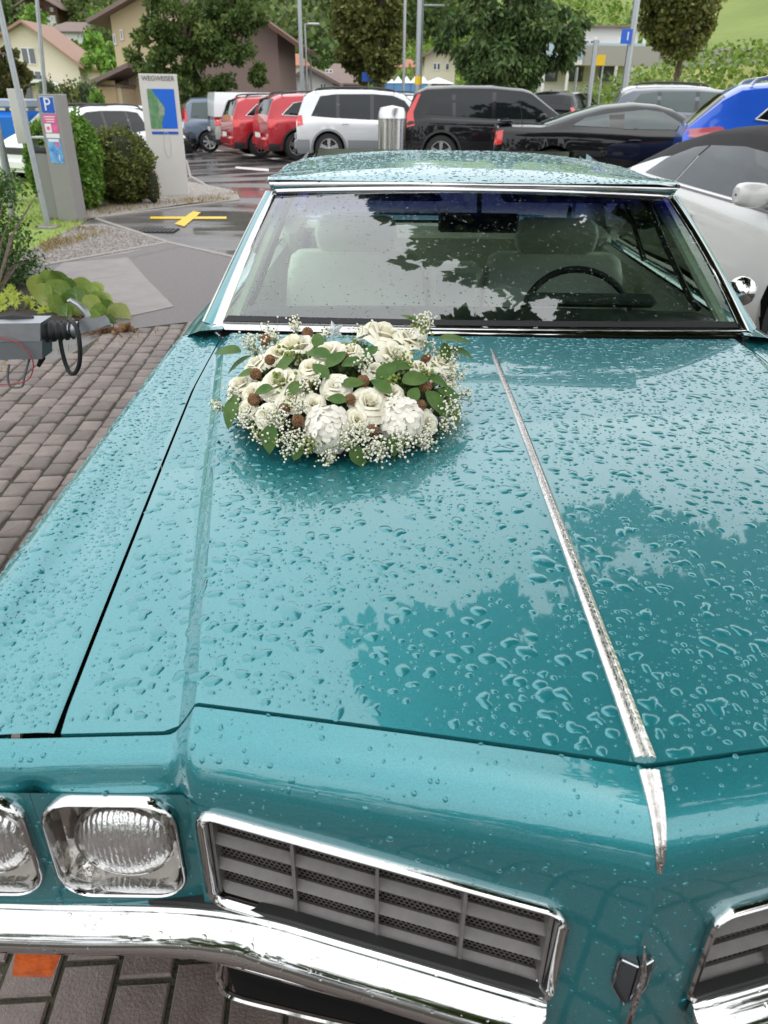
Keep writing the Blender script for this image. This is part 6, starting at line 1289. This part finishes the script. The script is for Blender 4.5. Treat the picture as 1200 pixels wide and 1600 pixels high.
# vineyard rows
VINE = leafmat('vine_leaf', (.11, .20, .03), (.20, .28, .05), island=.4, scale=.3)
def vine_rows(name, label, x0, x1, y0, y1, step, h, seg, seed, w=.35, leaf=.4, slope=0.):
    rg = np.random.default_rng(seed); PL = []
    for y in np.arange(y0, y1, step):
        n = int((x1-x0)*seg); x = rg.uniform(x0, x1, n); yy = y+slope*(x-x0)+rg.normal(0, w*.4, n); z = np.array([hz(a, b) for a, b in zip(x, yy)])+rg.uniform(.1, h, n); PL.append(np.stack([x, yy, z], 1))
    P = np.concatenate(PL); n = len(P); ax = rg.normal(0, 1, (n, 3)); ax /= np.linalg.norm(ax, axis=1)[:, None]; sv = np.cross(ax, rg.normal(0, 1, (n, 3))); sv /= np.linalg.norm(sv, axis=1)[:, None]; L = leaf*rg.uniform(.6, 1.4, n)[:, None]
    V = np.stack([P, P+ax*L*.5+sv*L*.4, P+ax*L, P+ax*L*.5-sv*L*.4], 1).reshape(-1, 3); o = link(name, npmesh(name, V, np.arange(4*n).reshape(-1, 4), VINE)); ORG[o.name] = Vector((0, 0, 0)); tag(o, label, None, None, 'stuff')
vine_rows('vineyard', 'green vineyard rows on the hillside behind the village', -12, 30, 84, 135, 2.2, 1.3, 8, 1, leaf=.55)
vine_rows('vineyard', 'bright vine hedge rows at the foot of the right slope', 8.5, 34, 37, 50, 1.6, 1.25, 26, 2, leaf=.26)
# woods on the hill
WOOD = leafmat('wood_leaf', (.065, .115, .035), (.16, .20, .06), island=.5, scale=.08)
rg_ = random.Random(9); bl = []
for k in range(150):
    px = rg_.uniform(-140, 520) if k < 105 else rg_.uniform(520, 700); Y = rg_.uniform(100, 190) if k < 105 else rg_.uniform(135, 180); Y = max(Y, 136) if px < 190 else Y; x = at(px, 100, y=Y).x; r = rg_.uniform(2.5, 5.0); bl.append((x, Y, hz(x, Y)+r*.7, r, r, r*rg_.uniform(.8, 1.2)))
tag(crown(bl, 60000, .75, WOOD, None, 71, name='woodland', shell=.75, gap=.2, freq=.5), 'mixed green woodland covering the hillside', None, None, 'stuff')
# generic house
ROOFB = mat('brown_roof_tiles', (.17, .12, .105), .8, noise=(3, .6, (.22, .16, .14))); ROOFR = mat('red_roof_tiles', (.38, .15, .09), .8, noise=(3, .7, (.30, .13, .08))); WIN = mat('house_window', (.05, .06, .07), .06, coat=1.); WFR = mat('window_frame_white', (.70, .70, .67), .5)
def house(name, label, px0, px1, py_eave, py_ridge, Y, depth, wall, roof, gable=True, wins=(), oh=.5, yaw=0., zb=None, ridge_px=None, cat='house', group=None):
    """gable=True: gable end towards the camera"""
    a, b = at(px0, py_eave, y=Y), at(px1, py_eave, y=Y); ze = (a.z+b.z)/2; zr_ = at((px0+px1)/2, py_ridge, y=Y).z; zb = gz(a.x, min(Y, 60)) if zb is None else zb; zb = min(zb, ze-2); x0, x1 = a.x, b.x; xm = at(ridge_px, py_ridge, y=Y).x if ridge_px else (x0+x1)/2; t = thing(name, label, cat, ((x0+x1)/2, Y, zb), group=group)
    mb = MB()
    if gable:
        fr = [(x0, zb), (x1, zb), (x1, ze), (xm, zr_), (x0, ze)]; V = [(x, Y, z) for x, z in fr]+[(x, Y+depth, z) for x, z in fr]; mb.add(V, [(0, 1, 2, 3, 4), (9, 8, 7, 6, 5), (1, 6, 7, 2), (0, 4, 9, 5)]); mb.build('wall', wall, t, smooth=False)
        for (xa, za, xb, zb_) in ((x0, ze, xm, zr_), (x1, ze, xm, zr_)):
            d = Vector((xb-xa, 0, zb_-za)).normalized(); e = Vector((xa, 0, za))-d*oh; r0 = Vector((xb, 0, zb_)); up = Vector((0, 0, .18)); V = [(e.x, Y-oh, e.z), (r0.x, Y-oh, r0.z), (r0.x, Y+depth+oh, r0.z), (e.x, Y+depth+oh, e.z)]; V += [(x, y, z+.2) for x, y, z in V]
            obj('roof', V, [(3, 2, 1, 0), (4, 5, 6, 7), (0, 1, 5, 4), (1, 2, 6, 5), (2, 3, 7, 6), (3, 0, 4, 7)], roof, t, smooth=False)
    else:
        mb.box(((x0+x1)/2, Y+depth/2, (zb+ze)/2), (x1-x0, depth, ze-zb)); mb.build('wall', wall, t, smooth=False); hip = (x1-x0)*.22
        V = [(x0-oh, Y-oh, ze), (x1+oh, Y-oh, ze), (x1+oh, Y+depth+oh, ze), (x0-oh, Y+depth+oh, ze), (x0+hip, Y+depth/2, zr_), (x1-hip, Y+depth/2, zr_)]; V += [(x, y, z-.12) for x, y, z in V[:4]]
        obj('roof', V, [(0, 1, 5, 4), (1, 2, 5), (2, 3, 4, 5), (3, 0, 4), (0, 6, 7, 1), (1, 7, 8, 2), (2, 8, 9, 3), (3, 9, 6, 0), (9, 8, 7, 6)], roof, t, smooth=False)
    for w in wins:
        p, q = at(w[0], w[2], y=Y), at(w[1], w[3], y=Y); cx, cz = (p.x+q.x)/2, (p.z+q.z)/2; ww, hh = abs(q.x-p.x), abs(p.z-q.z); f = MB().box((cx, Y-.03, cz), (ww, .1, hh)).build('window', WFR if len(w) < 5 else w[4], t, smooth=False)
        if len(w) < 5:
            n = 2 if ww > hh*.8 else 1
            for k in range(n): MB().box((cx-ww/2+ww*(k+.5)/n, Y-.085, cz), (ww/n-.12, .02, hh-.14)).build('pane', WIN, f, smooth=False)
    return t
CRM = mat('cream_render', (.66, .60, .47), .85, noise=(.5, .4, (.60, .54, .42))); WHR = mat('white_render', (.68, .68, .66), .85); YLW = mat('yellow_render', (.58, .47, .30), .85, noise=(.6, .4, (.52, .42, .27))); BRN = mat('brown_render', (.22, .155, .135), .85, noise=(.8, .4, (.26, .18, .16))); WOODM = mat('dark_timber', (.11, .055, .035), .8)
SHUT = mat('grey_shutter', (.42, .42, .36), .6)
Hc = house('house', 'cream gabled house with large windows at the left', -60, 122, 98, 36, 70, 5, CRM, mat('tan_roof_tiles', (.27, .17, .13), .8, noise=(3, .7, (.34, .20, .14))), wins=[(32, 59, 74, 101), (60, 67, 75, 102, SHUT), (42, 69, 110, 136)], oh=.7, ridge_px=38)
mb = MB(); p = at(60, 150, y=68.8); 
rows = [[(p.x+2.4*math.cos(a)*k, 68.9, p.z-.2+1.7*math.sin(a)*k*.8) for a in np.linspace(0, PI, 17)] for k in (1.0, .84)]; rows2 = [[(x, y+1.0, z) for x, y, z in r] for r in rows[::-1]]; mb.loft(rows+rows2+[rows[0]]); mb.build('porch_arch', WHR, Hc)
for k in range(3): MB().box((p.x-1.2+k*1.2, 69.85, p.z-.3), (.5, .06, 2.)).build('door_pane', WIN, Hc)
house('hotel', 'white hotel block with brown hipped roof up the hill', 70, 131, 49, 29, 100, 9, WHR, ROOFB, False, [(80, 83, 53, 60), (89, 92, 53, 60), (96, 99, 53, 60), (120, 124, 53, 60), (126, 130, 53, 60)], cat='hotel', zb=0)
house('hotel', 'lower white wing right of the hipped hotel roof', 131, 170, 44, 38, 103, 8, WHR, ROOFB, False, [(136, 141, 48, 56), (144, 147, 48, 55), (151, 153, 47, 55), (156, 159, 47, 54), (139, 143, 64, 71)], cat='hotel', zb=0)
house('chalet', 'dark timber chalet above a white ground floor on the hill', 36, 88, 8, -8, 122, 9, WOODM, ROOFB, True, [(60, 66, 14, 21), (78, 84, 12, 18)], oh=1.4, cat='chalet', zb=at(60, 25, y=122).z); CH = bpy.data.objects['chalet']; CB = house('house', 'x', 40, 85, 24, 23, 121.5, 9, WHR, WHR, False, [(52, 55, 26, 31), (72, 75, 26, 32), (80, 83, 25, 31)], oh=.05, cat='building', zb=6)
for o in list(CB.children):
    o.parent = CH; o.location = Vector(CB.location)-Vector(CH.location); ORG[o.name] = ORG[CH.name]; o.name = 'ground_'+o.name.split('.')[0]
bpy.data.objects.remove(CB)
# cream building with deep eaves
Hy = house('house', 'yellow-cream house with a deep dark eave left of the broad tree', 172, 262, 25, -26, 48, 6, YLW, ROOFB, True, [(176, 183, 53, 70), (187, 194, 46, 63), (197, 203, 108, 135)], oh=1.05, ridge_px=260)
t = house('garage', 'low cream garage with brown lean-to roof', 150, 188, 132, 131, 45.5, 3, YLW, ROOFB, False, oh=.1, cat='garage')
a, b = at(146, 133, y=45), at(203, 106, y=45); V = [(a.x, 44.6, a.z), (b.x, 44.6, b.z), (b.x, 48, b.z), (a.x, 48, a.z)]; V += [(x, y, z+.22) for x, y, z in V]; obj('lean_to_roof', V, [(3, 2, 1, 0), (4, 5, 6, 7), (0, 1, 5, 4), (1, 2, 6, 5), (2, 3, 7, 6), (3, 0, 4, 7)], ROOFB, t, smooth=False); MB().box((at(168, 148, y=45.4).x, 45.44, at(168, 148, y=45.4).z-.1), (.95, .06, 1.5)).build('garage_door', mat('tan_door', (.45, .32, .18), .6), t)
# brown building
house('house', 'brown rendered building with a dark timber eave', 300, 433, 50, -8, 44, 8, BRN, WOODM, True, [], oh=1.3, ridge_px=350)
house('house', 'white house with red tiled roof behind the slim lamp', 425, 471, 102, 80, 88, 9, WHR, ROOFR, False, [(436, 444, 104, 110), (447, 458, 103, 110)], oh=.5)
house('house', 'low white gabled house below the vineyard', 452, 520, 128, 108, 60, 12, WHR, ROOFB, True, [(460, 466, 131, 139), (478, 482, 131, 140, WOODM), (500, 510, 130, 138)], oh=.6, ridge_px=483)
house('house', 'brown roofed annex right of the white gabled house', 505, 556, 130, 96, 64, 8, BRN, ROOFB, False, [(508, 520, 108, 114)], oh=.5)
house('house', 'orange roofed house right of the twin trees', 612, 652, 105, 90, 98, 8, mat('tan_render', (.42, .33, .26), .85), ROOFR, False, oh=.4)
house('house', 'cream house with shutters beside the thick post', 664, 712, 88, 74, 72, 9, CRM, ROOFB, True, [(677, 688, 98, 110), (696, 702, 98, 110)], oh=.8)
Hm = house('house', 'white modern house with balcony behind the drooping tree', 845, 1000, 40, 30, 62, 10, WHR, ROOFB, False, [(862, 900, 62, 84), (940, 962, 70, 92), (905, 935, 62, 84)], oh=.6)
p, q = at(850, 95, y=60), at(1000, 95, y=60); MB().box(((p.x+q.x)/2, 60.8, p.z-.1), (q.x-p.x, 2.4, .25)).build('balcony_slab', WHR, Hm); MB().box(((p.x+q.x)/2, 59.6, p.z+.55), (q.x-p.x, .04, 1.0)).build('balcony_glass', mat('balcony_glass', (.30, .40, .45), .1, spec=.8), Hm)
for k in range(5): MB().box((lerp(p.x, q.x, k/4), 59.7, p.z-.2), (.18, .18, 3.2)).build('balcony_post', WHR, Hm)
for k, px in enumerate((860, 900, 950)): MB().box((at(px, 110, y=61.5).x, 61.6, at(px, 112, y=61.5).z), (1.1, .06, 1.2)).build('ground_window', WIN, Hm)
# market tents
CAN = mat('tent_canvas', (.72, .74, .75), .7); CANB = mat('tent_blue', (.12, .28, .55), .7)
for k in range(6):
    px = 596+k*13; c = at(px, 136, y=70); t = thing('market_tent', ['leftmost', 'second', 'third', 'fourth', 'fifth', 'rightmost'][k]+' of six small blue and white tents below the twin trees', 'tent', (c.x, 70, gz(c.x, 60)), group='row of blue and white tents'); z0 = at(px, 130, y=70).z; z1 = at(px, 119, y=70).z; w = .42
    MB().loft([[(c.x+a*w, 70+b*w, z0) for a, b in ((-1, -1), (1, -1), (1, 1), (-1, 1))], [(c.x+a*.02, 70+b*.02, z1) for a, b in ((-1, -1), (1, -1), (1, 1), (-1, 1))]], closed=True).build('tent_roof', CAN, t, smooth=False); MB().box((c.x, 70, (z0+gz(c.x, 60))/2), (w*1.7, w*1.7, z0-gz(c.x, 60)), bev=0).build('tent_wall', CANB, t, smooth=False)
c = at(684, 130, y=50); t = thing('pavilion_tent', 'white pointed pavilion over a tan booth beside the cream house', 'tent', (c.x, 50, gz(c.x, 50))); z0, z1 = at(684, 131, y=50).z, at(684, 121, y=50).z
MB().loft([[(c.x+a*.95, 50+b*.95, z0) for a, b in ((-1, -1), (1, -1), (1, 1), (-1, 1))], [(c.x+a*.03, 50+b*.03, z1) for a, b in ((-1, -1), (1, -1), (1, 1), (-1, 1))]], closed=True).build('tent_roof', CAN, t, smooth=False); MB().box((c.x+.2, 50, (z0+gz(c.x, 50))/2), (1.1, 1.1, z0-gz(c.x, 50))).build('booth', mat('tan_board', (.50, .38, .20), .7), t)
# low walls on the slope and the road behind the vines
o = MB().box((at(1000, 80, y=58).x+9, 58, hz(22, 58)+.5), (26, .4, 1.1), rd(6)).build('retaining_wall', mat('wall_stone', (.28, .27, .25), .8)); tag(o, 'low grey retaining wall on the meadow slope', 'wall')
# shrubs and garden trees between the houses up the left slope
for k, (px, py, Y, r) in enumerate([(155, 92, 88, 2.2), (172, 80, 92, 2.6), (178, 60, 96, 2.4), (135, 120, 80, 1.8), (160, 125, 70, 1.8), (100, 95, 99, 1.5), (60, 45, 112, 2.4), (100, 20, 125, 3.2), (150, 15, 128, 3.4), (20, 30, 118, 3.2), (128, 88, 96, 1.5)]):
    p = at(px, py, y=Y); q = Vector((p.x, Y, min(p.z-r, hz(p.x, Y)))); tree('garden_tree', ['bright garden tree beside the yellow-cream house', 'tall garden tree left of the deep eave', 'green tree just right of the white hotel wing', 'low green tree between cream house and garage', 'leafy tree above the low garage', 'small tree under the hipped hotel', 'dark green tree below the timber chalet', 'tree right of the timber chalet', 'big tree above the lower hotel wing', 'tree left of the timber chalet', 'small tree in front of the lower hotel wing'][k], q, p.z-q.z, .15, [(p.x, Y, p.z, r, r, r*1.1)], 1500, .38, WOOD if k % 2 else BOX, 300+k, nl=3)
